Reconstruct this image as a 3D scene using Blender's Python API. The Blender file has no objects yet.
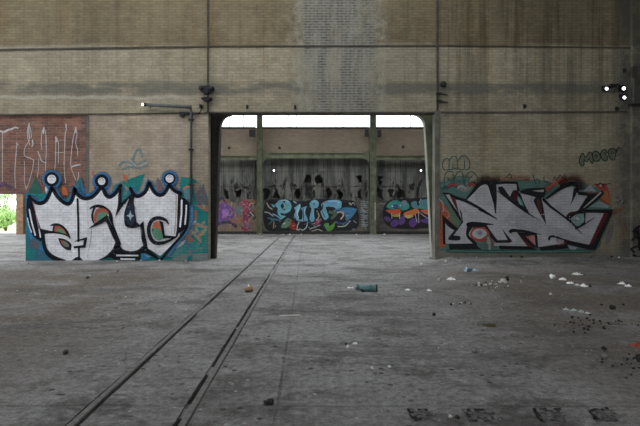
import bpy, math, random
from mathutils import Vector, geometry, noise as mnoise
R = random.Random(7)
D = bpy.data
COL = bpy.context.scene.collection
HY = 207.0; F = 500.0; CH = 1.6            # horizon row, focal length in px, eye height

def P(px, py, Y):                          # pixel of the photo -> world point at depth Y
    return Vector(((px-320)/F*Y, Y, CH-(py-HY)/F*Y))
def G(px, py):                             # pixel on the floor -> world point
    Y = CH*F/(py-HY); return Vector(((px-320)/F*Y, Y, 0))

# ------------------------------------------------------------------ objects
def link(name, me, mat, parent=None, smooth=False):
    o = D.objects.new(name, me); COL.objects.link(o)
    if mat is not None:
        for m in (mat if isinstance(mat, (list, tuple)) else [mat]): me.materials.append(m)
    if parent: o.parent = parent
    if smooth:
        for p in me.polygons: p.use_smooth = True
    return o
def tag(o, label=None, cat=None, group=None, kind=None):
    if label: o['label'] = label
    if cat: o['category'] = cat
    if group: o['group'] = group
    if kind: o['kind'] = kind
    return o
def empty(name, loc, label, cat, group=None, rz=0):
    o = D.objects.new(name, None); COL.objects.link(o); o.location = loc; o.rotation_euler.z = rz
    o.empty_display_size = .1
    return tag(o, label, cat, group)
class MB:
    def __init__(s): s.v = []; s.f = []; s.m = []; s.mi = 0
    def add(s, vs, fs):
        n = len(s.v); s.v += [tuple(v) for v in vs]
        for f in fs: s.f.append(tuple(i+n for i in f)); s.m.append(s.mi)
        return s
    def box(s, x0, x1, y0, y1, z0, z1):
        return s.add([(x, y, z) for x in (x0, x1) for y in (y0, y1) for z in (z0, z1)],
            [(0,1,3,2),(4,6,7,5),(0,4,5,1),(2,3,7,6),(0,2,6,4),(1,5,7,3)])
    def prism(s, pts, y0, y1):             # closed xz outline extruded along y
        n = len(pts)
        vs = [(x, y0, z) for x, z in pts]+[(x, y1, z) for x, z in pts]
        tri = geometry.tessellate_polygon([[Vector((x, z, 0)) for x, z in pts]])
        fs = [tuple(t) for t in tri]+[tuple(i+n for i in reversed(t)) for t in tri]
        fs += [(i, i+n, (i+1) % n+n, (i+1) % n) for i in range(n)]
        return s.add(vs, fs)
    def strip(s, pts, th, y0, y1):         # thick open xz line extruded along y
        L, Rr = [], []
        for i, (x, z) in enumerate(pts):
            a = pts[max(0, i-1)]; b = pts[min(len(pts)-1, i+1)]
            dx, dz = b[0]-a[0], b[1]-a[1]; l = math.hypot(dx, dz) or 1
            L.append((x-dz/l*th/2, z+dx/l*th/2)); Rr.append((x+dz/l*th/2, z-dx/l*th/2))
        return s.prism(L+Rr[::-1], y0, y1)
    def tube(s, pts, rad, n=10, cap=True, axis=None):
        rings = []; N = len(pts); pts = [Vector(p) for p in pts]
        for i, p in enumerate(pts):
            d = Vector(axis) if axis else (pts[min(N-1, i+1)]-pts[max(0, i-1)]).normalized()
            up = Vector((0, 0, 1)) if abs(d.z) < .9 else Vector((1, 0, 0))
            a = d.cross(up).normalized(); b = d.cross(a).normalized()
            r = rad[i] if isinstance(rad, (list, tuple)) else rad
            rings.append([p+(a*math.cos(t)+b*math.sin(t))*r for t in [2*math.pi*k/n for k in range(n)]])
        vs = [v for r in rings for v in r]
        fs = [(i*n+k, i*n+(k+1) % n, (i+1)*n+(k+1) % n, (i+1)*n+k) for i in range(N-1) for k in range(n)]
        if cap: fs += [tuple(range(n))[::-1], tuple((N-1)*n+k for k in range(n))]
        return s.add(vs, fs)
    def build(s, name, mat, parent=None, smooth=False, origin=None):
        me = D.meshes.new(name)
        o = Vector(origin) if origin is not None else Vector((0, 0, 0))
        me.from_pydata([tuple(Vector(v)-o) for v in s.v], [], s.f)
        for p, m in zip(me.polygons, s.m): p.material_index = m
        me.validate(); me.update()
        ob = link(name, me, mat, parent, smooth)
        if origin is not None and parent is None: ob.location = o
        return ob
def struct(o): o['kind'] = 'structure'; return o

# ------------------------------------------------------------------ node helper
class NT:
    def __init__(s, name):
        s.mat = D.materials.new(name); s.mat.use_nodes = True; s.t = s.mat.node_tree; s.t.nodes.clear()
        s.out = s.t.nodes.new('ShaderNodeOutputMaterial')
        s.pos = s.t.nodes.new('ShaderNodeNewGeometry').outputs['Position']
        x = s.t.nodes.new('ShaderNodeSeparateXYZ'); s.t.links.new(s.pos, x.inputs[0])
        s.X, s.Y, s.Z = x.outputs
    def n(s, typ, **kw):
        n = s.t.nodes.new(typ)
        for k, v in kw.items(): setattr(n, k, v)
        return n
    def put(s, inp, v):
        if isinstance(v, bpy.types.NodeSocket): s.t.links.new(v, inp)
        elif isinstance(v, (tuple, list)) and len(v) == 3 and inp.type == 'RGBA': inp.default_value = (*v, 1)
        else: inp.default_value = v
    def math(s, op, a, b=0.0, c=0.0, clamp=False):
        n = s.n('ShaderNodeMath', operation=op, use_clamp=clamp)
        s.put(n.inputs[0], a); s.put(n.inputs[1], b); s.put(n.inputs[2], c); return n.outputs[0]
    def vec(s, x, y, z=0.0):
        n = s.n('ShaderNodeCombineXYZ'); s.put(n.inputs[0], x); s.put(n.inputs[1], y); s.put(n.inputs[2], z); return n.outputs[0]
    def noise(s, sc, detail=4, rough=.6, v=None, scale3=None, out=0, dist=0):
        n = s.n('ShaderNodeTexNoise'); v = v or s.pos
        if scale3:
            m = s.n('ShaderNodeVectorMath', operation='MULTIPLY'); s.put(m.inputs[0], v); m.inputs[1].default_value = scale3; v = m.outputs[0]
        s.put(n.inputs['Vector'], v); n.inputs['Scale'].default_value = sc
        n.inputs['Detail'].default_value = detail; n.inputs['Roughness'].default_value = rough; n.inputs['Distortion'].default_value = dist
        return n.outputs[out]
    def rng(s, v, a, b, c=0., d=1., smooth=True):
        n = s.n('ShaderNodeMapRange', interpolation_type='SMOOTHSTEP' if smooth else 'LINEAR')
        s.put(n.inputs['Value'], v)
        for k, q in (('From Min', a), ('From Max', b), ('To Min', c), ('To Max', d)): s.put(n.inputs[k], q)
        return n.outputs['Result']
    def mix(s, f, a, b, mode='MIX'):
        n = s.n('ShaderNodeMix', data_type='RGBA', blend_type=mode)
        s.put(n.inputs[0], f); s.put(n.inputs[6], a); s.put(n.inputs[7], b); return n.outputs[2]
    def mul(s, col, v):                    # colour times value
        return s.mix(1.0, col, s.vec(v, v, v), 'MULTIPLY')
    def band(s, v, c, w, soft):            # 1 inside |v-c|<w
        d = s.math('ABSOLUTE', s.math('SUBTRACT', v, c)); return s.rng(d, w+soft, w)
    def bump(s, h, dist=.01, st=.6, nrm=None):
        n = s.n('ShaderNodeBump'); n.inputs['Strength'].default_value = st; n.inputs['Distance'].default_value = dist
        s.put(n.inputs['Height'], h)
        if nrm: s.put(n.inputs['Normal'], nrm)
        return n.outputs[0]
    def pr(s, col, rough=.9, metal=0, normal=None, spec=.3, alpha=None, emis=None, es=0):
        b = s.n('ShaderNodeBsdfPrincipled'); s.put(b.inputs['Base Color'], col); s.put(b.inputs['Roughness'], rough)
        b.inputs['Metallic'].default_value = metal; b.inputs['Specular IOR Level'].default_value = spec
        if normal: s.put(b.inputs['Normal'], normal)
        if alpha is not None: s.put(b.inputs['Alpha'], alpha)
        if emis: s.put(b.inputs['Emission Color'], emis); b.inputs['Emission Strength'].default_value = es
        s.t.links.new(b.outputs[0], s.out.inputs[0]); return s.mat
    def brick(s, c1, c2, mo, w=.24, h=.08, m=.009, axis='X'):
        b = s.n('ShaderNodeTexBrick'); s.put(b.inputs['Vector'], s.vec(s.X if axis == 'X' else s.Y, s.Z))
        b.inputs['Scale'].default_value = 1; s.put(b.inputs['Color1'], c1); s.put(b.inputs['Color2'], c2); s.put(b.inputs['Mortar'], mo)
        b.inputs['Mortar Size'].default_value = m; b.inputs['Mortar Smooth'].default_value = .3
        b.inputs['Brick Width'].default_value = w; b.inputs['Row Height'].default_value = h; b.inputs['Bias'].default_value = 0
        return b.outputs['Color'], b.outputs['Fac']

def simple(name, col, rough=.8, metal=0, var=.25, sc=6, bump=.004):
    k = NT(name); a = k.noise(sc, 5)
    c = k.mul(col if isinstance(col, bpy.types.NodeSocket) else k.mix(0, col, col), k.rng(a, .3, .7, 1-var, 1+var, False))
    return k.pr(c, rough, metal, k.bump(a, bump))

# ------------------------------------------------------------------ materials
def wall_material():
    k = NT('buff brick wall')
    c, fac = k.brick((.36,.315,.225), (.285,.25,.18), (.235,.215,.165))
    # tone of the panels, blotches and vertical run-off streaks
    big = k.noise(.35, 5, .6); c = k.mul(c, k.rng(big, .3, .7, .80, 1.2, False)); md = k.noise(2.2, 6, .7); c = k.mul(c, k.rng(md, .3, .7, .82, 1.2, False))
    dp = k.noise(1, 4, .7, scale3=(2.4, 1, .16), v=k.vec(k.math('ADD', k.X, 31.), k.Y, k.Z)); c = k.mix(k.math('MULTIPLY', k.rng(dp, .58, .72), k.rng(k.noise(.7, 3), .4, .6, .1, .5)), c, (.40,.38,.32))
    st = k.noise(1, 4, .65, scale3=(3.2, 1, .12)); st2 = k.noise(1, 3, .6, scale3=(9, 1, .2))
    amt = k.math('MULTIPLY', k.rng(k.X, 1, 5, .35, 1.0), k.rng(k.Z, 2.5, 6, .3, 1))
    c = k.mix(k.math('MULTIPLY', k.rng(st, .46, .66), amt), c, k.mul(c, .55))
    c = k.mix(k.math('MULTIPLY', k.rng(k.noise(.9, 5, .7, scale3=(1.5,1,.4), v=k.vec(k.math('ADD', k.X, 50.), k.Y, k.Z)), .5, .68), .5), c, k.mix(1, c, (.86,.76,.62), 'MULTIPLY'))
    c = k.mix(k.math('MULTIPLY', k.rng(st2, .54, .7), k.math('MULTIPLY', amt, .5)), c, (.33,.32,.27))
    # cleaner, pinker brick in the lower left panel
    c = k.mix(k.math('MULTIPLY', k.rng(k.X, -3.3, -3.5), k.rng(k.Z, 4.45, 4.35)), c, k.mix(1, c, (1.2,1.13,1.22), 'MULTIPLY'))
    # sooty brown upper course
    up = k.rng(k.math('ADD', k.Z, k.math('MULTIPLY', big, .5)), 6.62, 6.78)
    c = k.mix(k.math('MULTIPLY', up, .9), c, k.mix(1, c, (.56,.51,.43), 'MULTIPLY'))
    # soot band where the crane rail used to be
    zz = k.math('ADD', k.Z, k.math('MULTIPLY', k.noise(1.2, 3), -.22))
    b = k.math('MULTIPLY', k.band(zz, 5.05, .1, .17), k.rng(k.noise(1.5, 4, .7, scale3=(.6, 1, 2)), .36, .55, .25, .95))
    c = k.mix(k.math('MULTIPLY', b, .72), c, (.1,.1,.09))
    li = k.math('MULTIPLY', k.band(zz, 4.78, .02, .05), k.rng(k.X, -3, -4.5, 0, .6)); c = k.mix(li, c, (.42,.4,.33))
    # stripped dark brick patch above the gateway, with lime bloom round it
    xn = k.math('ADD', k.X, k.math('MULTIPLY', k.math('SUBTRACT', k.noise(2.2, 5, .7), .5), .8))
    core = k.math('MULTIPLY', k.band(xn, .55, .95, .3), k.rng(k.noise(1.3, 5, .7, scale3=(1.6, 1, .45)), .34, .56, .25, 1)); rim = k.band(xn, .55, 1.2, .45)
    lime = k.math('MULTIPLY', rim, k.rng(k.noise(4, 5, .75), .38, .66, .05, .75))
    c = k.mix(lime, c, (.36,.345,.28))
    dk, f2 = k.brick((.055,.055,.055), (.11,.108,.10), (.25,.245,.215), m=.016)
    wh = k.rng(k.noise(1, 5, .75, scale3=(4, 1, .8)), .38, .66)
    dkc = k.mix(k.math('MULTIPLY', wh, .75), dk, (.29,.285,.25))
    c = k.mix(k.math('MULTIPLY', core, .85), c, dkc)
    # dirty pier at the far right
    rp = k.rng(xn, 8.75, 9.15); c = k.mix(k.math('MULTIPLY', rp, k.rng(k.noise(2.5, 5, .7), .3, .6, .35, .9)), c, (.09,.09,.08))
    # damp and dirt along the foot
    ft = k.rng(k.math('ADD', k.Z, k.math('MULTIPLY', k.noise(3, 5), -.5)), .25, -.15)
    c = k.mix(k.math('MULTIPLY', ft, .7), c, (.15,.145,.135))
    fine = k.noise(25, 4, .7); c = k.mul(c, k.rng(fine, .3, .7, .78, 1.2, False))
    nb = k.bump(k.math('ADD', k.math('MULTIPLY', fac, -1), k.math('MULTIPLY', fine, .6)), .008, .7)
    return k.pr(c, .95, 0, nb, .15)
def red_brick():
    k = NT('red brick infill')
    c, fac = k.brick((.30,.13,.09), (.17,.085,.07), (.20,.16,.135), m=.012)
    a = k.noise(1.6, 5, .7); c = k.mul(c, k.rng(a, .3, .7, .7, 1.35, False))
    row = k.noise(1, 3, .6, scale3=(.5, 1, 7)); c = k.mix(k.rng(row, .56, .66, 0, .5), c, (.30,.21,.14))
    c = k.mix(k.rng(k.noise(1, 4, .6, scale3=(1.1, 1, 2.5)), .57, .66, 0, .45), c, (.09,.05,.055))
    fine = k.noise(30, 4, .7); c = k.mul(c, k.rng(fine, .3, .7, .8, 1.2, False))
    return k.pr(c, .95, 0, k.bump(k.math('ADD', k.math('MULTIPLY', fac, -1), fine), .01, .8), .15)
def back_brick():
    k = NT('rear hall brick')
    c, fac = k.brick((.27,.215,.16), (.225,.18,.135), (.20,.175,.145))
    a = k.noise(.6, 5, .65); c = k.mul(c, k.rng(a, .3, .7, .8, 1.15, False))
    low = k.rng(k.Z, 2.15, 1.95); lo = k.mix(k.rng(k.noise(1.3, 5, .7), .35, .65), (.05,.048,.045), (.13,.115,.09))
    c = k.mix(low, c, lo)
    b = k.bump(k.math('MULTIPLY', fac, -1), .008, .6)
    return k.pr(c, .95, 0, b, .15)
def floor_material():
    k = NT('worn concrete floor')
    a = k.noise(.28, 6, .62); b = k.noise(1.7, 6, .7); f = k.noise(14, 6, .75); g = k.noise(70, 3, .7)
    c = k.mix(k.rng(a, .33, .66), (.18,.172,.168), (.285,.278,.275))
    c = k.mix(k.rng(b, .45, .62, 0, .45), c, (.315,.31,.312))
    c = k.mix(k.rng(k.noise(.9, 6, .75, dist=.4), .49, .62, 0, .8), c, (.10,.094,.09))
    # brown earth trodden in away from the track
    side = k.math('MAXIMUM', k.rng(k.X, -1.9, -4.2), k.rng(k.X, 1.6, 4.0))
    ea = k.math('MULTIPLY', side, k.rng(k.noise(.55, 6, .7), .36, .56, .15, .95))
    ea = k.math('MULTIPLY', ea, k.rng(k.Y, 14.5, 11))
    c = k.mix(ea, c, (.125,.104,.084))
    # drag marks running across the hall
    dr = k.noise(1, 5, .7, scale3=(.35, 4.5, 1)); c = k.mix(k.rng(dr, .54, .7, 0, .5), c, (.11,.105,.10))
    dr2 = k.noise(1, 4, .7, v=k.vec(k.math('ADD', k.X, 13.0), k.Y, 0), scale3=(.5, 3.0, 1)); c = k.mix(k.rng(dr2, .58, .72, 0, .35), c, (.33,.325,.32))
    dk_ = k.noise(.45, 6, .75, v=k.vec(k.math('ADD', k.X, 20.), k.math('MULTIPLY', k.Y, 2.2), 0)); c = k.mix(k.rng(dk_, .5, .64, 0, .72), c, (.085,.08,.077))
    # speckle
    c = k.mul(c, k.rng(f, .3, .7, .5, 1.5, False)); c = k.mul(c, k.rng(g, .3, .7, .75, 1.25, False))
    c = k.mix(k.rng(k.noise(7, 5, .75, scale3=(.7,1.4,1)), .56, .66, 0, .6), c, (.07,.066,.062))
    v = k.n('ShaderNodeTexVoronoi'); k.put(v.inputs['Vector'], k.pos); v.inputs['Scale'].default_value = 9
    sp = k.math('MULTIPLY', k.rng(v.outputs['Distance'], .17, .10), k.rng(k.noise(2.2, 3), .5, .6)); c = k.mix(sp, c, (.42,.41,.39))
    v3 = k.n('ShaderNodeTexVoronoi'); k.put(v3.inputs['Vector'], k.pos); v3.inputs['Scale'].default_value = 17
    c = k.mix(k.math('MULTIPLY', k.rng(v3.outputs['Distance'], .16, .08), k.rng(k.noise(1.3, 5), .47, .55)), c, (.04,.038,.036))
    v4 = k.n('ShaderNodeTexVoronoi'); k.put(v4.inputs['Vector'], k.vec(k.Y, k.X, 3.)); v4.inputs['Scale'].default_value = 14
    c = k.mix(k.math('MULTIPLY', k.rng(v4.outputs['Distance'], .13, .07), k.rng(k.noise(.9, 5, v=k.vec(k.Y, k.X, 7.)), .5, .58)), c, (.5,.49,.47))
    v2 = k.n('ShaderNodeTexVoronoi'); k.put(v2.inputs['Vector'], k.vec(k.math('ADD', k.X, 5.3), k.Y, 0)); v2.inputs['Scale'].default_value = 6
    sp2 = k.math('MULTIPLY', k.rng(v2.outputs['Distance'], .2, .12), k.rng(k.noise(1.1, 3, v=k.vec(k.Y, k.X, 0)), .48, .58)); c = k.mix(sp2, c, (.05,.047,.045))
    # cracks
    wv = k.n('ShaderNodeVectorMath', operation='ADD'); k.put(wv.inputs[0], k.pos)
    nz = k.noise(1.1, 4, .6, out=1); m = k.n('ShaderNodeVectorMath', operation='MULTIPLY'); k.put(m.inputs[0], nz); m.inputs[1].default_value = (.7,.7,0); k.put(wv.inputs[1], m.outputs[0])
    ve = k.n('ShaderNodeTexVoronoi', feature='DISTANCE_TO_EDGE'); k.put(ve.inputs['Vector'], wv.outputs[0]); ve.inputs['Scale'].default_value = .33
    cr = k.math('MULTIPLY', k.rng(ve.outputs['Distance'], .003, .001), k.rng(k.noise(.7, 3), .52, .62, 0, .45))
    # slab joints
    j3 = k.band(k.math('ADD', k.X, k.math('MULTIPLY', k.Y, .0246)), -.238, .008, .012)
    jl = [k.band(k.math('ADD', k.Y, k.math('MULTIPLY', k.noise(2, 3), .06)), yy, .008, .02) for yy in (4.05, 8.8, 14.85)]
    j = cr
    for q in [j3]+jl: j = k.math('MAXIMUM', j, k.math('MULTIPLY', k.math('MULTIPLY', q, .5), k.rng(k.noise(.8, 5, .7), .4, .6, .3, 1)))
    c = k.mix(k.math('MULTIPLY', j, .8), c, (.035,.033,.03))
    h = k.math('ADD', k.math('MULTIPLY', f, .7), k.math('MULTIPLY', b, .8)); h = k.math('SUBTRACT', h, k.math('MULTIPLY', j, .9))
    return k.pr(c, k.rng(a, .3, .7, .78, .95), 0, k.bump(h, .02, .55), .25)
def dirty_glass():
    k = NT('grimy wired glazing')
    st = k.noise(1, 5, .7, scale3=(2.2, 1, .35)); c = k.mix(k.rng(st, .35, .65), (.045,.047,.045), (.15,.15,.135))
    fr = k.math('MODULO', k.math('ADD', k.X, 100.), .62); c = k.mix(k.rng(fr, .03, .02), c, (.035,.035,.033))
    c = k.mix(k.rng(k.noise(1.4, 4, .7), .58, .7, 0, .6), c, (.12,.085,.07))
    jg = k.noise(1, 5, .75, scale3=(2.6, 1, 1.1), dist=.6); c = k.mix(k.math('MULTIPLY', k.rng(jg, .52, .58), k.rng(k.Z, 3.6, 2.9)), c, (.012,.012,.012))
    return k.pr(c, .75, 0, k.bump(st, .01), .2)
_paint = {}
def paint(col, name=None, rough=.7, wear=.16):
    key = (tuple(round(x, 3) for x in col), wear)
    if key in _paint: return _paint[key]
    k = NT(name or 'spray paint %d' % (len(_paint)+1))
    c, fac = k.brick((1,1,1), (.90,.90,.90), (.70,.66,.64), m=.006)
    c = k.mix(1, c, col, 'MULTIPLY')
    a = k.noise(3.5, 5, .7); c = k.mul(c, k.rng(a, .3, .7, 1-wear, 1+wear, False))
    w = k.rng(k.noise(22, 4, .75), .6, .72, 0, .5); c = k.mix(k.math('MULTIPLY', w, .35), c, (.24,.21,.18))
    at = k.n('ShaderNodeAttribute', attribute_name='fade').outputs['Fac']
    al = k.math('MULTIPLY', at, k.rng(k.noise(40, 3, .8), .3, .7, .75, 1.25, False), clamp=True)
    _paint[key] = k.pr(c, rough, 0, k.bump(k.math('MULTIPLY', fac, -1), .006, .6), .08, alpha=al)
    return _paint[key]
M = dict(
    socket=simple('socket gravel with painted recess shade', (.12,.117,.115), 1, 0, .9, 22, .04), slot=simple('oily dirt in the rail slots', (.03,.028,.026), 1, 0, .5, 20, .02),  # socket fill is gravel, darkened to paint in the shade of the recess
    wall=wall_material(), red=red_brick(), back=back_brick(), floor=floor_material(), glaze=dirty_glass(),
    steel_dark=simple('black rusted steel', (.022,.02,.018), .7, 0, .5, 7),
    joint=simple('sooty steel joint', (.07,.062,.05), .9, 0, .4, 4),
    stanchion=simple('grey painted steel face', (.13,.125,.105), .85, 0, .35, 3),
    green=simple('faded green steel paint', (.18,.195,.125), .75, 0, .35, 3.5),
    green_edge=simple('flange paint with painted backlight', (.27,.28,.24), .7, 0, .25, 5),  # light from behind the flange is painted in as a paler green
    black=simple('black grimy metal', (.018,.018,.02), .6, 0, .3, 12),
    pipe=simple('dark grey pipe', (.10,.103,.105), .55, 0, .3, 9),
    rail=simple('worn rail steel', (.18,.172,.168), .75, .0, .35, 14),
    conc=simple('grey concrete', (.26,.25,.23), .95, 0, .25, 3),
    roof=simple('sooty roof boards', (.14,.13,.12), .95, 0, .2, 2),
    grey=simple('grey stone', (.20,.195,.185), .95, 0, .3, 30),
    pale=simple('pale mortar lump', (.62,.61,.57), .95, 0, .2, 25),
    white=simple('dirty white paper', (.88,.88,.86), .85, 0, .15, 15),
    darkst=simple('charred lump', (.03,.029,.028), .9, 0, .3, 30),
    teal=simple('weathered teal plastic', (.12,.24,.245), .45, 0, .35, 22),
    blue=simple('pale blue plastic', (.30,.42,.52), .5, 0, .2, 20),
    brown=simple('brown cardboard', (.30,.20,.11), .9, 0, .3, 25),
    red_p=simple('faded red plastic', (.42,.09,.07), .5, 0, .25, 20),
    mint=simple('pale mint foam scrap', (.46,.55,.53), .9, 0, .2, 25),
    moss=simple('dry moss', (.085,.07,.035), .95, 0, .4, 40),
    grass=simple('bright grass', (.48,.55,.34), .95, 0, .35, 3),
    leaf=simple('light green leaves', (.42,.60,.26), .7, 0, .4, 2),
    bark=simple('brown bark', (.12,.08,.05), .95, 0, .3, 12),
)
k = NT('lamp lens'); M['lens'] = k.pr((.9,.9,.9), .4, 0, None, .3, None, (.95,.97,1), 3)
k = NT('clear window glass')
tr = k.n('ShaderNodeBsdfTransparent'); tr.inputs[0].default_value = (.93,.95,.96,1)
gl = k.n('ShaderNodeBsdfGlossy'); gl.inputs['Roughness'].default_value = .1
mx = k.n('ShaderNodeMixShader'); mx.inputs[0].default_value = .06
k.t.links.new(tr.outputs[0], mx.inputs[1]); k.t.links.new(gl.outputs[0], mx.inputs[2]); k.t.links.new(mx.outputs[0], k.out.inputs[0])
M['glass'] = k.mat

# ------------------------------------------------------------------ setting
YW = 15.0; YW2 = 15.32; YB = 29.6; S = YW/F
wx = lambda px: (px-320)*S
wz = lambda py: CH-(py-HY)*S
XL, XR = -19.0, 15.0; ZT = 10.6
# floor: grid that follows the slightly skewed track, with real rail slots and chipped sockets
RS = -.016
L0, L1, L2 = -1.805, -1.74, -1.70       # left slot: rail | flange groove
R0, R1, R2 = -1.02, -.98, -.915            # right slot: flange groove | rail
def trap(px0, px1, py0, py1):
    return [G(px0, py0), G(px1, py0), G(px1+7, py1), G(px0+9, py1)]
sockets = [trap(408, 431, 409.5, 421), trap(464, 489, 409.5, 421), trap(533, 560, 408.5, 421), trap(588, 613, 408, 420)]
def inside(poly, x, y, grow=0):
    cx = sum(p.x for p in poly)/4; cy = sum(p.y for p in poly)/4; c = False
    n = len(poly); j = n-1
    x = cx+(x-cx)/(1+grow); y = cy+(y-cy)/(1+grow)
    for i in range(n):
        a, b = poly[i], poly[j]
        if (a.y > y) != (b.y > y) and x < (b.x-a.x)*(y-a.y)/(b.y-a.y)+a.x: c = not c
        j = i
    return c
def sstep(a, b, x):
    t = max(0., min(1., (x-a)/(b-a))); return t*t*(3-2*t)
def floor_h(x, y):
    h = .011*mnoise.noise(Vector((x*.8, y*.8, 0)))+.005*mnoise.noise(Vector((x*3.5, y*3.5, 3)))
    if y < 14.98:
        # rubble and earth washed up against the foot of the wall right of the gateway
        h += (.105+.02*mnoise.noise(Vector((x*1.3, y, 8))))*sstep(3.3, 3.9, x)*sstep(12.6, 14.7, y)
        h += .012*max(0, mnoise.noise(Vector((x*2.2, y*5, 9))))*sstep(1.5, 4, x)
    if y > 13: 
        s = x-RS*y
        if abs(s+1.36) < .7: h *= .3
    if 3.2 < y < 4.6 and x > .5:
        for q in sockets:
            if inside(q, x, y, .12):
                cx = sum(p.x for p in q)/4
                d = .008+.012*mnoise.noise(Vector((x*40, y*40, 1)))
                if x < cx-.04: d += .008
                h -= max(d, 0)
    return h
ss = [XL-6]
while ss[-1] < XR+3:
    x = ss[-1]; ss.append(x+(.028 if .4 < x < 3.1 else .06 if -4 < x < 5 else .16))
ss = [q for q in ss if not (L0-.02 < q < L2+.02 or R0-.02 < q < R2+.02)]
ss += [L0-.012, L0, L0+.001, L2, L2+.001, L2+.012, R0-.012, R0-.001, R0, R2, R2+.001, R2+.012]; ss.sort()
ys = [-14.0]
while ys[-1] < 31: 
    y = ys[-1]; ys.append(y+(.5 if y < 2.6 else .022 if 3.5 < y < 4.1 else max(.035, y*.012)))
fv, ff = [], []
for y in ys:
    for s in ss:
        x = s+RS*y; z = floor_h(x, y)
        if L0 < s <= L2 or R0-.0005 < s < R2+.0005:
            z = -.035+.06*mnoise.noise(Vector((x*2, y*1.9, 5))) if not (L0+.004 < s < L1-.004 or R1+.004 < s < R2-.004) else -.06
            z = max(-.07, min(z, -.004))
        fv.append((x, y, z))
W = len(ss)
for j in range(len(ys)-1):
    for i in range(W-1): ff.append((j*W+i, j*W+i+1, (j+1)*W+i+1, (j+1)*W+i))
me = D.meshes.new('floor'); me.from_pydata(fv, [], ff); me.update()
o = struct(link('floor', me, [M['floor'], M['socket'], M['slot']], smooth=False))
for p in me.polygons:
    c = p.center
    if 3.4 < c.y < 4.3 and c.x > .5:
        for q in sockets:
            if inside(q, c.x+.03*mnoise.noise(c*25), c.y+.03*mnoise.noise(c*31), .1):
                p.material_index = 1
                if not inside(q, c.x-.035-.03*mnoise.noise(c*18), c.y+.012, .0) and mnoise.noise(c*13) > -.15: p.material_index = 2  # left edge of each socket: recess shade painted as dark faces
    s_ = c.x-RS*c.y
    if c.z < -.02 and (L0 < s_ < L2 or R0 < s_ < R2): p.material_index = 2
# rails
for nm, a, b, lab in (('rail', L0+.006, L1, 'left rail of the narrow track sunk flush in the concrete floor'), ('rail', R1, R2-.006, 'right rail of the narrow track sunk flush in the concrete floor')):
    m = MB(); n = 60
    for i in range(n):
        y0 = -12+i*(41.4/n); y1 = y0+41.4/n-.004
        o0, o1 = RS*y0, RS*y1
        pr = [(a, -.07), (a, .0), (a+.01, .008), (b-.01, .008), (b, .0), (b, -.07)]
        vs = [(x+o0, y0, z) for x, z in pr]+[(x+o1, y1, z) for x, z in pr]
        m.add(vs, [(q, q+6, (q+1) % 6+6, (q+1) % 6) for q in range(6)]+[(0,1,2,3,4,5), (11,10,9,8,7,6)])
    tag(m.build('rail', M['rail']), lab, 'rail', 'rails of the floor track')

# middle wall (buff brick) with gateway and low side opening
gx0, gx1, gz = wx(208.3), wx(439.3), wz(112.6)
rbx, rz0, rz1 = wx(88), wz(193), wz(115)
m = MB()
m.box(XL, XR, YW, YW2, gz, ZT)
m.box(rbx, gx0, YW, YW2, -.2, gz)
m.box(gx1, XR, YW, YW2, -.2, gz)
m.box(XL, -12.6, YW, YW2, -.2, gz)
m.box(-12.6, rbx, YW, YW2, rz1, gz)
struct(m.build('wall_middle', M['wall']))
m = MB(); m.box(-12.6, rbx, YW+.03, YW2-.03, rz0, rz1); m.box(wx(25.5), rbx, YW+.03, YW2-.03, -.2, rz0)
struct(m.build('wall_infill', M['red']))
# flush the mural foot: plastered skin over red brick below (painted area)
# trims: steel faces, joints
ti = [0]
def trim(fn, mat):
    ti[0] += 1; m = MB(); fn(m); return struct(m.build('trim_%d' % ti[0], mat))
def hline(x0, y0, x1, y1, w, prot=.03):
    def f(m):
        a = P(x0, y0, YW); b = P(x1, y1, YW); h = w*S/2
        m.prism([(a.x, a.z-h), (b.x, b.z-h), (b.x, b.z+h), (a.x, a.z+h)], YW-prot, YW+.01)
    return f
trim(hline(-200, 53.0, 208, 46.6, 1.6), M['joint'])
trim(hline(209.5, 46.4, 436, 45.8, 1.3), M['joint'])
trim(hline(438.5, 45.6, 790, 50.2, 1.3), M['joint'])
trim(hline(-200, 116.5, 207, 113.2, 1.3), M['joint'])
trim(hline(441, 112.4, 627, 112.0, 1.2), M['joint'])
trim(lambda m: m.box(wx(207.2), wx(208.9), YW-.04, YW+.01, wz(113), ZT), M['joint'])
trim(lambda m: m.box(wx(436.4), wx(438.4), YW-.04, YW+.01, wz(111), ZT), M['joint'])
trim(lambda m: m.box(wx(86.3), wx(89.0), YW-.015, YW+.05, wz(193), wz(116)), M['stanchion'])
trim(lambda m: m.box(wx(434.8), wx(439.6), YW-.02, YW2+.02, -.05, wz(110.5)), M['stanchion'])
trim(lambda m: m.box(wx(205), wx(434.8), YW-.02, YW2, wz(113.2), wz(111.8)), M['joint'])
trim(lambda m: m.box(-12.6, wx(27), YW-.0, YW2, rz0-.03, rz0), M['stanchion'])
# rough brick pier beyond the right-hand seam
trim(lambda m: m.box(wx(630), XR, YW-.12, YW+.0, -.1, ZT), M['wall'])

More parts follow.
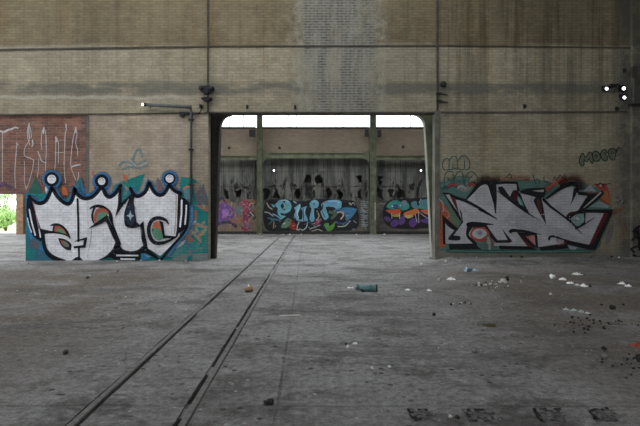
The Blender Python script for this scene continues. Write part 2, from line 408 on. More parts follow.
# outer shell
m = MB(); 
m.box(XL-.4, XL, -14, YW, 0, 1.0); m.box(XL-.4, XL, -14, YW, 9.0, ZT)
m.box(XL-.4, XL, -14, 0, 1, 9)
for y in (4.6, 9.6, 14.2): m.box(XL-.4, XL, y, y+.8, 1.0, 9.0)
struct(m.build('wall_left', M['conc']))
m = MB(); m.box(XR, XR+.4, -14, YB+.4, -.1, ZT); struct(m.build('wall_right', M['conc']))
m = MB(); m.box(XL, -8, -14.4, -14, 0, ZT); m.box(8, XR, -14.4, -14, 0, ZT); m.box(-8, 8, -14.4, -14, 6, ZT); struct(m.build('wall_front', M['conc']))
def slab(name, x0, x1, y0, y1, z0, z1, holes, mat):     # holes: y-ranges x x-range
    m = MB(); yy = y0
    for (ha, hb, hx0, hx1) in holes:
        m.box(x0, x1, yy, ha, z0, z1); m.box(x0, hx0, ha, hb, z0, z1); m.box(hx1, x1, ha, hb, z0, z1); yy = hb
    m.box(x0, x1, yy, y1, z0, z1); return struct(m.build(name, mat))
slab('ceiling', XL-.4, XR+.4, -14.4, YW2, ZT, ZT+.3, [(8.6, 13, -17, 4)], M['roof'])
slab('ceiling_rear', XL-.4, XR+.4, YW2, YB+.4, 8.6, 8.9, [(18, 25, -17, 10)], M['roof'])

# back wall of the second bay
bx = lambda px: (px-320)/F*YB
bz = lambda py: CH-(py-HY)/F*YB
XB0 = bx(17)
cl, cr = bx(258), bx(372)
m = MB()
m.box(XB0, XR, YB, YB+.35, -.05, bz(201))
m.box(XB0, XR, YB, YB+.35, bz(157), bz(127.5))
m.box(XB0, XR, YB, YB+.35, bz(114), 8.6)
m.box(XB0, -10.2, YB, YB+.35, -.05, 8.6)
struct(m.build('wall_back', M['back']))
# grimy glazing with broken panes
def glazing(x0, x1, holes):
    z0, z1 = bz(201), bz(157); m = MB(); pw = .62; ph = (z1-z0)/3
    x = x0
    R2_ = random.Random(int(x0*10))
    while x < x1-.05:
        xe = min(x+pw, x1)
        for r in range(3):
            a, b = z0+r*ph+.012, z0+(r+1)*ph-.012
            if (r == 0 and R2_.random() < .7) or (r == 1 and R2_.random() < .22):
                # shards left in the frame round a jagged hole
                n = 10; cx, cz = (x+xe)/2, (a+b)/2; out = []; inn = []
                for q in range(n):
                    t = 2*math.pi*q/n; ex = max(min(math.cos(t)*1.5, 1), -1)*(xe-x)/2*.97; ez = max(min(math.sin(t)*1.5, 1), -1)*(b-a)/2
                    rr = R2_.uniform(.1, .95); out.append((cx+ex, cz+ez)); inn.append((cx+ex*rr, cz+ez*R2_.uniform(.4, .95)))
                for q in range(n):
                    w = (q+1) % n
                    m.add([(out[q][0], YB+.15, out[q][1]), (out[w][0], YB+.15, out[w][1]), (inn[w][0], YB+.15, inn[w][1]), (inn[q][0], YB+.15, inn[q][1])], [(0,1,2,3)])
            else: m.box(x+.01, xe-.01, YB+.145, YB+.155, a, b)
        x = xe
    return m, z0, z1
wi = 0
for x0, x1 in ((-10.2, cl-.17), (cl+.17, cr-.17), (cr+.17, XR)):
    wi += 1; m, z0, z1 = glazing(x0, x1, 0)
    o = m.build('window_%d' % wi, M['glaze']); struct(o)
    f = MB(); x = x0
    while x < x1: f.box(x-.01, x+.01, YB+.135, YB+.165, z0, z1); x += .62
    for r in (0, 1, 2, 3): zz = z0+r*(z1-z0)/3; f.box(x0, x1, YB+.135, YB+.165, zz-.008, zz+.008)
    f.build('window_frame', M['steel_dark'], o)
# dark store room behind the glazing
m = MB(); m.box(-10.2, XR, YB+2.6, YB+2.8, 0, 5.2); m.box(-10.2, XR, YB+.35, YB+2.8, 5.0, 5.2); m.box(-10.4, -10.2, YB+.35, YB+2.8, 0, 5.2)
struct(m.build('wall_store', M['roof']))
# clerestory windows
mull = {0: [229, 243], 1: [288, 296.5, 336, 344], 2: [403.6, 411]}
for i, (x0, x1) in enumerate(((-10.2, cl-.15), (cl+.15, cr-.15), (cr+.15, XR))):
    wi += 1; z0, z1 = bz(127.5), bz(114)
    m = MB(); m.box(x0, x1, YB+.17, YB+.176, z0, z1); o = struct(m.build('window_%d' % wi, M['glass']))
    f = MB(); xs = [bx(q) for q in mull[i]]+([-8.5, -7] if i == 0 else [7.5, 9.5, 11.5] if i == 2 else [])
    for x in xs: f.box(x-.02, x+.02, YB+.14, YB+.2, z0, z1)
    f.box(x0, x1, YB-.06, YB+.3, z0-.07, z0+.03); f.build('window_frame', M['steel_dark'], o)
# side wall of second bay, left, open; ledge at the foot of the back wall
trim(lambda m: m.box(-10, XR, YB-.12, YB, -.02, .16), M['steel_dark'])
# brick gate pier at the left end of the back wall
k = NT('orange brick pier'); c, fc = k.brick((.30,.16,.09), (.18,.09,.06), (.22,.18,.14)); M['pier'] = k.pr(k.mul(c, k.rng(k.noise(3), .3, .7, .7, 1.2, False)), .9, 0, k.bump(k.math('MULTIPLY', fc, -1), .01))
trim(lambda m: m.box(XB0+.13, bx(26), YB-.3, YB-.002, -.02, 4.5), M['pier'])
# outside ground
m = MB(); n = 24
for i in range(n+1):
    for j in range(n+1):
        x = -70+i*5.2; y = YB+.36+j*3.2 if j else YB+.36
        m.v.append((x, y, -.03+.25*mnoise.noise(Vector((x*.2, y*.2, 0)))*min(1, j*.4)))
for i in range(n):
    for j in range(n): m.f.append((i*(n+1)+j, (i+1)*(n+1)+j, (i+1)*(n+1)+j+1, i*(n+1)+j+1)); m.m.append(0)
struct(m.build('ground', M['grass']))

# ------------------------------------------------------------------ steel portal frames
def arc(cx, cz, r, a0, a1, n=8):
    return [(cx+r*math.cos(math.radians(a0+(a1-a0)*i/n)), cz+r*math.sin(math.radians(a0+(a1-a0)*i/n))) for i in range(n+1)]
YP = 15.56; sc = F/YP
qx = lambda px: (px-320)/sc
qz = lambda py: CH-(py-HY)/sc
root = empty('steel_portal_frame', (0, YP, 0), 'tapered steel portal frame with rounded top corners standing in the gateway', 'steel frame')
def pp(m, name, mat): o = m.build(name, mat, root); o.matrix_parent_inverse.identity(); o.location = (0, -YP, 0); return o
ztop = qz(111)
# right column: inner contour, haunch
inn = [(qx(431.8), 0), (qx(424.6), qz(127))]+arc(qx(424.6)-.40, qz(127), .40, 0, 90)[1:]
inn[-1] = (inn[-1][0], qz(114.6))
out = [(qx(439.6), ztop), (qx(439.6), 0)]
m = MB(); m.prism(inn+[(inn[-1][0], ztop)]+out, YP-.015, YP+.015); m.strip([(qx(438.9), 0), (qx(438.9), ztop)], .03, YP-.14, YP+.14)
pp(m, 'column', M['green'])['label'] = 'right column in faded green paint'
m = MB(); m.strip(inn, .016, YP-.12, YP+.15); pp(m, 'column_flange', M['green_edge'])  # pale strip: painted highlight along the inner flange
inl = [(qx(215.2), 0), (qx(220.3), qz(127))]+[(2*(qx(220.3)+.34)-0-x, z) for x, z in []]
inl += [(qx(220.3)+.34-.34*math.cos(math.radians(a)), qz(127)+(qz(114.6)-qz(127))*math.sin(math.radians(a))) for a in range(12, 91, 13)]
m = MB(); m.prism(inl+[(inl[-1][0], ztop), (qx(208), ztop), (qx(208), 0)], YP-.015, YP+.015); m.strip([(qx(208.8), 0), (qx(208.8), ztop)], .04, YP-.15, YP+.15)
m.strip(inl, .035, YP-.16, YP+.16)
pp(m, 'column', M['steel_dark'])['label'] = 'left column, its shade painted in as black'  # column stands in shade; that shade is painted as near-black colour
m = MB(); m.box(inl[-1][0], inn[-1][0], YP-.15, YP+.15, qz(114.6), qz(113.8)); m.box(inl[-1][0], inn[-1][0], YP-.01, YP+.01, qz(113.8), ztop)
pp(m, 'beam', M['steel_dark'])
for a_, b_ in ((430.8, 441), (207, 216.2)):
    m = MB(); m.box(qx(a_), qx(b_), YP-.2, YP+.2, -.02, .025); pp(m, 'base_plate', M['steel_dark'])
# rear frame on the back wall
YF = YB-.42; sf = F/YF
fx = lambda px: (px-320)/sf
fz = lambda py: CH-(py-HY)/sf
M['green_rear'] = simple('grimy pale green paint', (.115,.128,.082), .8, 0, .45, 3)
root = empty('steel_portal_frame', (0, YF, 0), 'pale green steel frame with two posts in front of the rear painted wall', 'steel frame')
def pp(m, name, mat): o = m.build(name, mat, root); o.location = (0, -YF, 0); return o
for a, b in ((257, 262.4), (370, 376)):
    m = MB(); x0, x1 = fx(a), fx(b); c = (x0+x1)/2
    m.box(x0, x0+.025, YF-.14, YF+.14, 0, 7.3); m.box(x1-.025, x1, YF-.14, YF+.14, 0, 7.3); m.box(x0, x1, YF-.01, YF+.01, 0, 7.3)
    m.box(x0-.08, x1+.08, YF-.18, YF+.18, 0, .03)
    pp(m, 'post', M['green_rear'])
def hb(x0, x1, z0, z1, r):
    m = MB(); pts = [(x0, z0-r)]+[(x0+r-r*math.cos(math.radians(a)), z0-r+r*math.sin(math.radians(a))) for a in range(15, 91, 15)]
    pts += [(x1-r+r*math.sin(math.radians(a)), z0-r+r*math.cos(math.radians(a))) for a in range(0, 91, 15)]
    pts += [(x1, z1+r)]+[(x1-r+r*math.cos(math.radians(a)), z1+r-r*math.sin(math.radians(a))) for a in range(15, 91, 15)]
    pts += [(x0+r-r*math.sin(math.radians(a)), z1+r-r*math.cos(math.radians(a))) for a in range(0, 91, 15)]
    m.prism(pts, YF-.02, YF+.02)
    m.box(x0+r, x1-r, YF-.13, YF+.13, z0, z0+.03); m.box(x0+r, x1-r, YF-.13, YF+.13, z1-.03, z1)
    return m
pp(hb(fx(262.6), fx(369.2), fz(158.6), fz(153), .36), 'crossbeam', M['green_rear'])
for a, b in ((-8, fx(256.6)), (fx(375.6), 12)):
    m = MB(); m.box(a, b, YF-.02, YF+.02, fz(160), fz(156)); m.box(a, b, YF-.13, YF+.13, fz(156.4), fz(156)); m.box(a, b, YF-.13, YF+.13, fz(160), fz(159.6)); pp(m, 'crossbeam', M['green_rear'])

# ------------------------------------------------------------------ graffiti
def smooth(pts, closed=False, n=5):
    """Catmull-Rom through points; a third value 1 marks a sharp corner."""
    P_ = [(p[0], p[1]) for p in pts]; cor = [len(p) > 2 and p[2] == 1 for p in pts]; N = len(pts); o = []
    rngN = N if closed else N-1
    for i in range(rngN):
        p1, p2 = P_[i], P_[(i+1) % N]
        i0, i3 = i-1, i+2
        p0 = P_[i0 % N] if (closed or i0 >= 0) and not cor[i] else (2*p1[0]-p2[0], 2*p1[1]-p2[1])
        p3 = P_[i3 % N] if (closed or i3 < N) and not cor[(i+1) % N] else (2*p2[0]-p1[0], 2*p2[1]-p1[1])
        for k_ in range(n):
            t = k_/n; o.append(tuple(.5*((2*p1[q])+(-p0[q]+p2[q])*t+(2*p0[q]-5*p1[q]+4*p2[q]-p3[q])*t*t+(-p0[q]+3*p1[q]-3*p2[q]+p3[q])*t**3) for q in (0, 1)))
    if not closed: o.append(P_[-1])
    return o
class Mural:
    def __init__(s, Y): s.Y = Y; s.v = []; s.f = []; s.mi = []; s.mats = []; s.fade = []; s.l = 0
    def col(s, c):
        mt = paint(c)
        if mt not in s.mats: s.mats.append(mt)
        return s.mats.index(mt)
    def _add(s, pts, faces, c, fade=None):
        n = len(s.v); s.l += 1; y = s.Y-.004-.0004*s.l
        for p in pts: q = P(p[0], p[1], s.Y); s.v.append((q.x, y, q.z))
        s.fade += fade or [1.]*len(pts); ci = s.col(c)
        for f in faces: s.f.append(tuple(i+n for i in f)); s.mi.append(ci)
    def poly(s, pts, c, sm=True, fade=None):
        q = smooth(pts, True) if sm else [(p[0], p[1]) for p in pts]
        t = geometry.tessellate_polygon([[Vector((x, y, 0)) for x, y in q]])
        s._add(q, t, c, [fade]*len(q) if fade else None); return s
    def hard(s, pts, c): return s.poly(pts, c, False)
    def disc(s, x, y, r, c, ry=None, n=24, fade=None):
        pts = [(x, y)]+[(x+r*math.cos(2*math.pi*i/n), y+(ry or r)*math.sin(2*math.pi*i/n)) for i in range(n)]
        s._add(pts, [(0, i+1, (i+1) % n+1) for i in range(n)], c, None if fade is None else [fade]+[0.]*n); return s
    def line(s, pts, w, c, sm=True, closed=False, soft=0, taper=False, n=5):
        q = smooth(pts, closed, n) if sm else [(p[0], p[1]) for p in pts]; N = len(q)
        L = []; ln = 0
        for i, (x, y) in enumerate(q):
            a = q[(i-1) % N] if closed else q[max(0, i-1)]; b = q[(i+1) % N] if closed else q[min(N-1, i+1)]
            dx, dy = b[0]-a[0], b[1]-a[1]; l = math.hypot(dx, dy) or 1
            ww = w[min(len(w)-1, int(i/(N-1+1e-9)*len(w)))] if isinstance(w, (list, tuple)) else w
            if isinstance(w, (list, tuple)):
                t = i/(N-1)*(len(w)-1); k0 = int(t); k1 = min(k0+1, len(w)-1); ww = w[k0]+(w[k1]-w[k0])*(t-k0)
            if taper: ww *= math.sin(math.pi*max(.04, min(.96, i/(N-1))))**.6
            L.append((x, y, -dy/l*ww/2, dx/l*ww/2))
        if soft:
            pts2 = []; fd = []
            for x, y, nx, ny in L:
                pts2 += [(x+nx, y+ny), (x, y), (x-nx, y-ny)]; fd += [0., soft, 0.]
            fs = []
            for i in range(N if closed else N-1):
                j = (i+1) % N; fs += [(3*i, 3*i+1, 3*j+1, 3*j), (3*i+1, 3*i+2, 3*j+2, 3*j+1)]
            s._add(pts2, fs, c, fd)
        else:
            pts2 = []
            for x, y, nx, ny in L: pts2 += [(x+nx, y+ny), (x-nx, y-ny)]
            fs = [(2*i, 2*i+1, 2*((i+1) % N)+1, 2*((i+1) % N)) for i in range(N if closed else N-1)]
            s._add(pts2, fs, c)
            if not closed and not taper:
                for e in (0, -1):
                    r = math.hypot(L[e][2], L[e][3])
                    if r > .3: s.disc(q[e][0], q[e][1], r, c, n=10)
        return s
    def build(s, name, label, cat='graffiti', group=None):
        me = D.meshes.new(name); c = Vector(s.v[0])
        xs = [v[0] for v in s.v]; zs = [v[2] for v in s.v]; o = Vector(((min(xs)+max(xs))/2, s.Y, min(zs)))
        me.from_pydata([tuple(Vector(v)-o) for v in s.v], [], s.f)
        at = me.attributes.new('fade', 'FLOAT', 'POINT'); at.data.foreach_set('value', s.fade)
        for m in s.mats: me.materials.append(m)
        for p, i in zip(me.polygons, s.mi): p.material_index = i
        me.update(); ob = D.objects.new(name, me); COL.objects.link(ob); ob.location = o
        # faces point towards the hall
        me.flip_normals() if me.polygons[0].normal.y > 0 else None
        return tag(ob, label, cat, group)
WH = (.86,.87,.91); BK = (.012,.013,.02); TE = (.025,.24,.23); BL = (.05,.23,.48); LB = (.22,.42,.60)
RD = (.45,.13,.09); GN = (.13,.30,.20); OR = (.55,.16,.07); TN = (.33,.27,.20); GY = (.13,.14,.16); PU = (.12,.07,.2)

# ---- left piece with crowned white letters
g = Mural(YW)
rr = random.Random(3)
g.poly([(25.6,192.6,1),(46,193,1),(60,200),(75,196),(88,197),(120,193),(140,196),(160,194),(178,193),(182,180,1),(191,177,1),(199,183),(206,192),(208.2,200,1),(208.2,261,1),(150,261.3,1),(25.6,262,1)], TE)
g.poly([(27,195,1),(40,198),(34,212),(38,236),(46,250),(56,261,1),(27,261.5,1)], (.05,.17,.24))
g.poly([(26,196),(30,197),(29,215),(35,236),(43,246),(44,252),(36,246),(28,232)], BL)
g.hard([(32,238),(40,243),(38,250),(30,247)], GY); g.hard([(27,248),(36,250),(34,259),(27,258)], TE)
# shards left top
g.hard([(28,193),(36,176),(42,194)], (.04,.15,.13)); g.hard([(75,183),(82,176),(84,193),(76,193)], (.05,.17,.2))
g.hard([(62,186),(66,187.5),(68.5,195.5),(62.5,195)], OR); g.hard([(45,186),(49,187),(48,194),(46,193)], WH)
g.hard([(92,170),(94.5,171),(94,176),(92,175.5)], (.5,.2,.14)); g.hard([(94,183),(96,182),(95.5,190),(94,189)], (.4,.16,.16))
g.line([(81,184),(84,192),(90,195),(97,190),(100,184)], 7, BL, soft=.7)
# shards between crowns
g.hard([(121,182),(145,173.5),(139,192),(131,190),(126,186)], TE); g.hard([(113,186),(122,181),(127,190),(118,197),(112,194)], (.12,.25,.24))
g.hard([(122,175),(127.2,174.8),(126.5,179.5),(127.8,184),(124.5,179.5)], OR)
g.hard([(157.5,177),(160,180),(165,190),(160,193),(155,186)], (.2,.19,.2)); g.hard([(157,184),(161,187),(160,192),(158,191)], (.38,.14,.1))
g.hard([(181,176.5),(190.3,179),(190.3,183),(183,188),(180,187)], TE); g.hard([(182,188.5),(190.5,183.5),(190.5,187),(184,190)], (.55,.27,.15))
# right hand shards
for pts, c in [
    ([(183,190),(192,188),(193,200),(186,203)], (.16,.33,.4)), ([(193,190),(204,184),(208,205),(198,206)], GY), ([(192,184),(199,182),(203,186),(195,194)], (.24,.22,.18)),
    ([(199,186),(206,190),(205,200),(201,196)], (.17,.15,.17)), ([(194,205),(208,206),(208,212),(202,210)], (.36,.17,.12)), ([(191,206),(198,212),(192,222)], (.09,.20,.33)),
    ([(197,206),(208,214),(208,226),(199,220)], TE), ([(193,211),(197,210),(197,219),(193,221)], (.42,.2,.15)), ([(189,222),(197,220),(193,230),(188,232)], (.42,.42,.48)),
    ([(182,229),(193,225),(196,222),(191,236),(178,247),(172,250)], (.17,.18,.22)), ([(174,240),(184,229),(186,230),(172,248),(168,250)], (.12,.25,.42)),
    ([(196,222),(208,226),(203,245),(194,236)], (.34,.30,.22)), ([(197,226),(205,229),(199,232)], TE), ([(199,236),(203,232),(202,240)], (.50,.25,.15)),
    ([(190,236),(204,247),(200,252),(186,244)], (.33,.16,.13)), ([(185,244),(196,240),(203,252),(178,254),(170,252)], (.05,.26,.24)), ([(166,256),(178,247),(184,250),(176,258)], (.10,.26,.25)),
    ([(178,243),(186,240),(184,244),(176,249)], (.5,.5,.46)), ([(182,254),(208,253),(208,260),(170,260)], (.20,.24,.23)), ([(188,256),(193,255),(192,260),(187,260)], TE), ([(201,240),(208,228),(208,250),(204,250)], (.06,.25,.23))]:
    g.hard(pts, c)
for _ in range(26):
    x, y = rr.uniform(185, 206), rr.uniform(205, 252); a = rr.uniform(0, 6.28); r = rr.uniform(1.5, 4)
    g.hard([(x+r*math.cos(a), y+r*math.sin(a)), (x+r*math.cos(a+2.2), y+r*math.sin(a+2.2)), (x+.7*r*math.cos(a+4.1), y+.7*r*math.sin(a+4.1))], rr.choice([TE, (.15,.3,.28), (.3,.16,.12), (.2,.2,.22), (.07,.2,.3), (.35,.32,.26), (.05,.24,.2)]))
# blue glow round the crown
crown = [(30,196.5),(33,200),(38,203),(43,203),(47,200),(50,194),(52.3,187,1),(54.5,191),(58,196.5),(63,201.5),(68,204),(71,202.5),(73.5,197),(75.3,187.5,1),(77,193),(80.5,196.5),(84,198.3),(88,198.5),(93,196.8),(98,192),(101.7,186.5,1),(104,190),(106.5,195),(110,197),(114,195),(118,190.5),(121,185.5,1)]
crown2 = [(131,188.5,1),(133.5,193.5),(137.5,196.3),(142,195),(146.5,190.5),(149.6,182,1),(152,187.5),(155.5,193),(160,195.2),(164,194),(167,190),(169.7,185,1),(172.5,188.5),(176,191.5),(181,193.5,1)]
g.line(crown, 10, BL, soft=1.3); g.line(crown2, 10, BL, soft=1.3)
for x, y, r in ((52.3,179.3,7.3),(102.2,181.3,6.8),(170,178.6,5.8)):
    g.disc(x, y, r+4, (.05,.18,.38), fade=3.2)
g.line([(187,200),(192,210),(190,226),(180,240),(168,256)], 7, (.10,.25,.42), soft=1.2)
# white mass
g.poly([(31,197,1)]+[(x, y+.5) if len(c_) == 2 else (x, y+1.5, 1) for c_ in crown for x, y in [c_[:2]]]+[(120,205,1),(126,204,1),(132,192,1)]+[(c_[0], c_[1]+.5) if len(c_) == 2 else (c_[0], c_[1]+1.5, 1) for c_ in crown2]+[(180,237,1),(160.5,256,1),(147,248),(138,252),(124,252),(116,251),(109,256),(98,260,1),(66,261,1),(50,254),(44,236)], WH)
# outlines
g.line(crown, 3.9, BK); g.line(crown2, 3.7, BK)
for x, y, r, q in ((52.3,179.3,7.3,4.4),(102.2,181.3,6.8,3.7),(170,178.6,5.8,4.0)):
    g.disc(x, y, r, BK); g.disc(x, y, q, WH)
    g.line([(x-q*.6, y-q*.3), (x, y-q*.75), (x+q*.6, y-q*.3)], .5, (.2,.2,.26))
# left bars
g.hard([(27.5,199),(31,195.5),(34,204),(38,222),(41,229),(43,240),(41,241),(34,236.5),(28.5,222),(27,210)], BK)
g.line([(30,209.5),(32.5,222),(36,235)], 1.5, WH); g.line([(28.2,218),(30,226),(32.3,232)], 1.1, WH); g.line([(40,229),(41.2,237)], 1.3, WH)
g.line([(33.8,202),(36,211),(39.5,228)], .8, (.45,.25,.3))
# letter a
g.poly([(40,228,1),(46,229.6),(53,231,1),(54,226,1),(50.3,225.3,1),(55,223.3),(61,224),(66.5,228.2),(70,234),(71.2,239,1),(67,235.8),(60,233.8),(52,233.2),(45.5,233.8,1),(46.5,243),(48.5,249),(53,254),(60,257.5),(67,259.8,1),(66,261.3,1),(56,260.3),(48,256),(43.5,247),(42.5,238)], BK)
g.poly([(55.5,225.8,1),(60,226),(64.5,229.3),(68,235,1),(63,232.8),(55,231.3,1)], RD); g.poly([(57,230,1),(60,228),(64,231),(66.5,234,1),(61,232.3)], GN)
g.poly([(58.8,238,1),(64,238.6),(69,241),(72.2,244.5),(71.5,250,1),(66,249),(61.5,244.5)], BK)
g.poly([(61,240,1),(65.5,241),(69.5,244),(69.5,247.4,1),(65.5,246.3),(62.5,243.5)], (.22,.23,.19)); g.hard([(61,240),(64,240.8),(64.4,244.5),(62.5,243.5)], RD)
g.line([(78.3,199),(79,220),(79.2,241)], 2.1, BK, False); g.line([(79.6,247),(79.8,252),(79.8,259.5)], 2.0, BK, False)
g.hard([(77.5,240),(88.2,237),(86.2,247.6),(74.5,248.3),(74.5,246),(84,245),(84.8,240),(74.5,241.8)], BK)
g.hard([(72,260.8),(76,257.5),(80,256),(84,260.5)], BK)
g.line([(92,226),(91.5,240),(88,257)], .6, (.35,.34,.36)); g.line([(88.4,201),(88.6,225),(89,259)], .9, (.78,.78,.8), False)
# letter r / n
g.line([(91,208.5),(94,206.8),(98,206),(104,207.2),(109,211),(111.5,216),(112,223)], [1.2,2.6,3,3.2,3.4,4], BK)
g.poly([(94,208,1),(96.5,207),(94.8,212),(94.2,218),(95.8,225.5,1),(93,221),(91.9,215)], BK)
g.poly([(96.5,210.5),(101,207.8),(106.5,209.2),(109.8,213.5),(107.5,215.2),(96,224.5,1),(94.6,218)], RD); g.poly([(98,215.5),(102,212),(106.5,212.6),(108,215.2),(97.3,222.4,1)], GN)
g.hard([(89,228.8),(95.5,223.6),(107.5,215),(112,218),(122,244),(120.5,246.8),(118.5,249),(113.6,248.3),(116,242.5),(107,221.8),(98,225.5)], BK)
g.line([(103,222.8),(107,222.4),(111,232),(116,242)], .5, (.4,.38,.4)); g.line([(108.6,216.5),(112.5,225)], .6, (.25,.27,.33))
g.poly([(98,260.3,1),(106,256),(112,250.5),(115,246,1),(121,245.5,1),(124,249.2),(131,251),(138,249.8),(143.5,245.6,1),(146.8,247.3,1),(152,251.5),(157,255.5),(160.5,258.3),(166,252.5),(172,245),(181,235,1),(188.5,225,1),(189.3,226,1),(184,235),(173,247.5),(164,258.5),(160,261,1),(152,255.8),(146,253),(141,253.4,1),(141,259.6,1),(116,259.8,1),(110,257.5)], BK)
g.hard([(117,254.4),(139,254.6),(139,256.1),(117,256)], WH); g.hard([(121,258.2),(136,258.4),(135.5,259.6),(121.5,259.5)], WH)
g.hard([(142,253.5),(150,255.5),(151,258.5),(142,260.5)], BL); g.hard([(144,253.4),(152,256.6),(148,257)], LB)
# middle: gap and drop
g.poly([(120.8,185.5,1),(122.5,189.5,1),(121.8,197),(122.3,203,1),(129.5,196.5),(132.3,193,1),(131,188.5,1),(135.2,196),(134.6,203),(137.3,222,1),(140.3,224.5,1),(144.2,220.8,1),(145.5,232),(148.7,248.8,1),(145,249,1),(142,238),(141,226.5,1),(137,227.3),(131.5,228),(126.5,226),(125,221),(125.2,212),(129.8,198.5,1),(124.5,204.5,1),(115.8,217.5,1),(118.5,205),(119,195)], BK)
g.hard([(123.2,192),(130.2,189.8),(131,194),(122.9,201)], (.07,.25,.28)); g.hard([(124.5,193),(129,191),(126,196)], (.13,.36,.33))
g.poly([(131.8,203,1),(134,208),(135.3,221,1),(132,224.5),(127.5,223),(126.3,217),(128,209)], (.03,.05,.085))
g.hard([(131,210.5),(132.2,214.3),(135,215.7),(132.3,217.2),(131.2,220.8),(130,217),(127.2,215.5),(130,214.2)], (.45,.55,.66))
g.line([(139,229.5),(142,229),(142.3,236)], .5, (.35,.3,.33))
# letter c
g.line([(169.3,224),(166.5,220.3),(161,218),(155,218.6),(150.8,223),(149.3,230),(150.8,237),(155,242.3),(162,243),(169,240.8),(177,236.5)], [1.0,2.6,3.4,3.6,3.8,4,4,3.8,3.4,2.6,1.5], BK)
g.poly([(152.8,226.5,1),(155,222.5),(160,220.6,1),(162.5,232),(164.3,238.5,1),(159,240),(154.8,237.5),(152.6,232)], GN); g.hard([(152.6,227.5),(155,222.3),(160,220.6),(162,231),(158.5,228)], (.62,.17,.09)); g.hard([(152.8,229),(155,229.3),(153.3,231)], BK)
g.hard([(160,220.4),(163.6,222),(165.4,235.2),(175.5,236),(177,238.2),(164,238.4),(162.8,233)], BK)
g.line([(150.5,219),(152,217)], .5, (.35,.4,.45))
g.hard([(178.6,192.5),(182.3,194.5),(181.8,201),(181.2,228),(178,236.5),(175.5,238),(177.4,230)], BK)
g.hard([(182.5,197.5),(186,198.5),(189.8,203),(189.2,224.5),(187.5,227.5),(182,231.5),(178,234),(180,226)], BK)
g.line([(182.3,200.5),(182,214),(180.6,226.5)], 1.8, WH, False); g.line([(187,205.5),(186.6,214),(185.6,224)], 1.6, WH, False)
g.line([(176.8,196),(176.6,215),(175,234)], .8, (.45,.38,.26)); g.line([(170.5,189.5),(174,194),(177,195)], .5, (.4,.36,.35))
g.line([(130,173),(128,180)], 2, (.2,.34,.36), soft=.5)
for _ in range(70):  # small scuffs
    x, y = rr.uniform(36, 178), rr.uniform(206, 255); g.line([(x, y), (x+rr.uniform(-1.5, 1.5), y+rr.uniform(-1, 1))], rr.uniform(.25, .5), (.36,.35,.38), False)
g.build('graffiti_mural', 'white and black graffiti letters with ball-tipped crowns on teal, left of the gateway')

# faint blue spray above it
g = Mural(YW)
for pts in ([(119,166),(124,162),(130,163),(135,168)], [(133,160),(136,152),(140,150),(143,158)], [(122,170),(130,167),(140,168),(148,165)], [(131,158),(137,164),(146,160)]):
    g.line(pts, 3.6, (.20,.38,.42), soft=.75)
g.build('graffiti_tag', 'faint pale blue spray lines on brick above the crowned mural')
# white drips on red brick
g = Mural(YW+.03); DW = (.66,.64,.64)
for pts, w in [([(2.5,132),(2.6,150),(2.4,182)], 1.0), ([(0,131),(4,132),(8,130),(12,129),(15,127.5),(18.5,128)], 2.6), ([(17,142),(16,156),(15,172),(15.5,188)], 1.0), ([(16.5,143),(18.5,145)], 1.2),
    ([(29,123.5),(27.5,131),(28,138),(30,145)], 1.0), ([(29,123.5),(31,131),(31.5,138)], .9), ([(29.3,123),(29,132),(30,139)], 1.5), ([(32.5,139.5),(33,144),(32,147)], 1.8), ([(30,140),(26,146),(24.5,151),(25,156),(30,158),(34,160)], 1.0), ([(34,159.5),(33,168),(31,176),(29,183),(26,190)], .9), ([(24.5,161),(25,172),(24.5,180),(26.5,190)], .9),
    ([(44,127),(42,134),(41.5,143),(42,150)], 1.0), ([(44,127),(46,134),(46.5,150),(46,163)], 1.0), ([(44,127.5),(43.7,134)], 2.0), ([(38,151),(39.5,155),(42,161),(46.5,163)], 1.5), ([(39,158),(38.8,168),(37.5,177)], .8), ([(46,163),(46,172)], .9),
    ([(55.8,137),(56,146),(55.8,160),(55,171)], .9), ([(56,136.5),(58.5,142),(58.8,155),(58.5,164)], .9), ([(55.8,137),(57,142)], 1.7), ([(66.3,124),(66.8,129),(65.5,135),(65,150),(64.5,168),(66,183)], 1.0), ([(66.2,124),(66.6,128)], 1.8),
    ([(76,127),(74.5,134),(73,142),(71.5,155),(71.2,166),(73,172),(76,180)], 1.0), ([(76,127),(77.3,134),(76,143),(78,150),(78,156)], 1.0), ([(76,127),(76,133)], 1.9), ([(71.5,167),(76,165.5),(81,164.5)], 2.2), ([(79,172),(78.8,177),(76.5,184)], 1.2), ([(60,140),(65,140.5)], .6), ([(55,153),(64,152.5)], .6)]:
    g.line([(x, y) for x, y in pts], w*.95, DW, soft=1.5); 
    g.line([(x, y) for x, y in pts], w*.6, DW, taper=True)
g.line([(0,186),(5,184),(9,187),(13,188)], 6, (.18,.10,.25), soft=.8)
g.build('graffiti_tag', 'tall thin dripping white letters sprayed on the red brick panel')

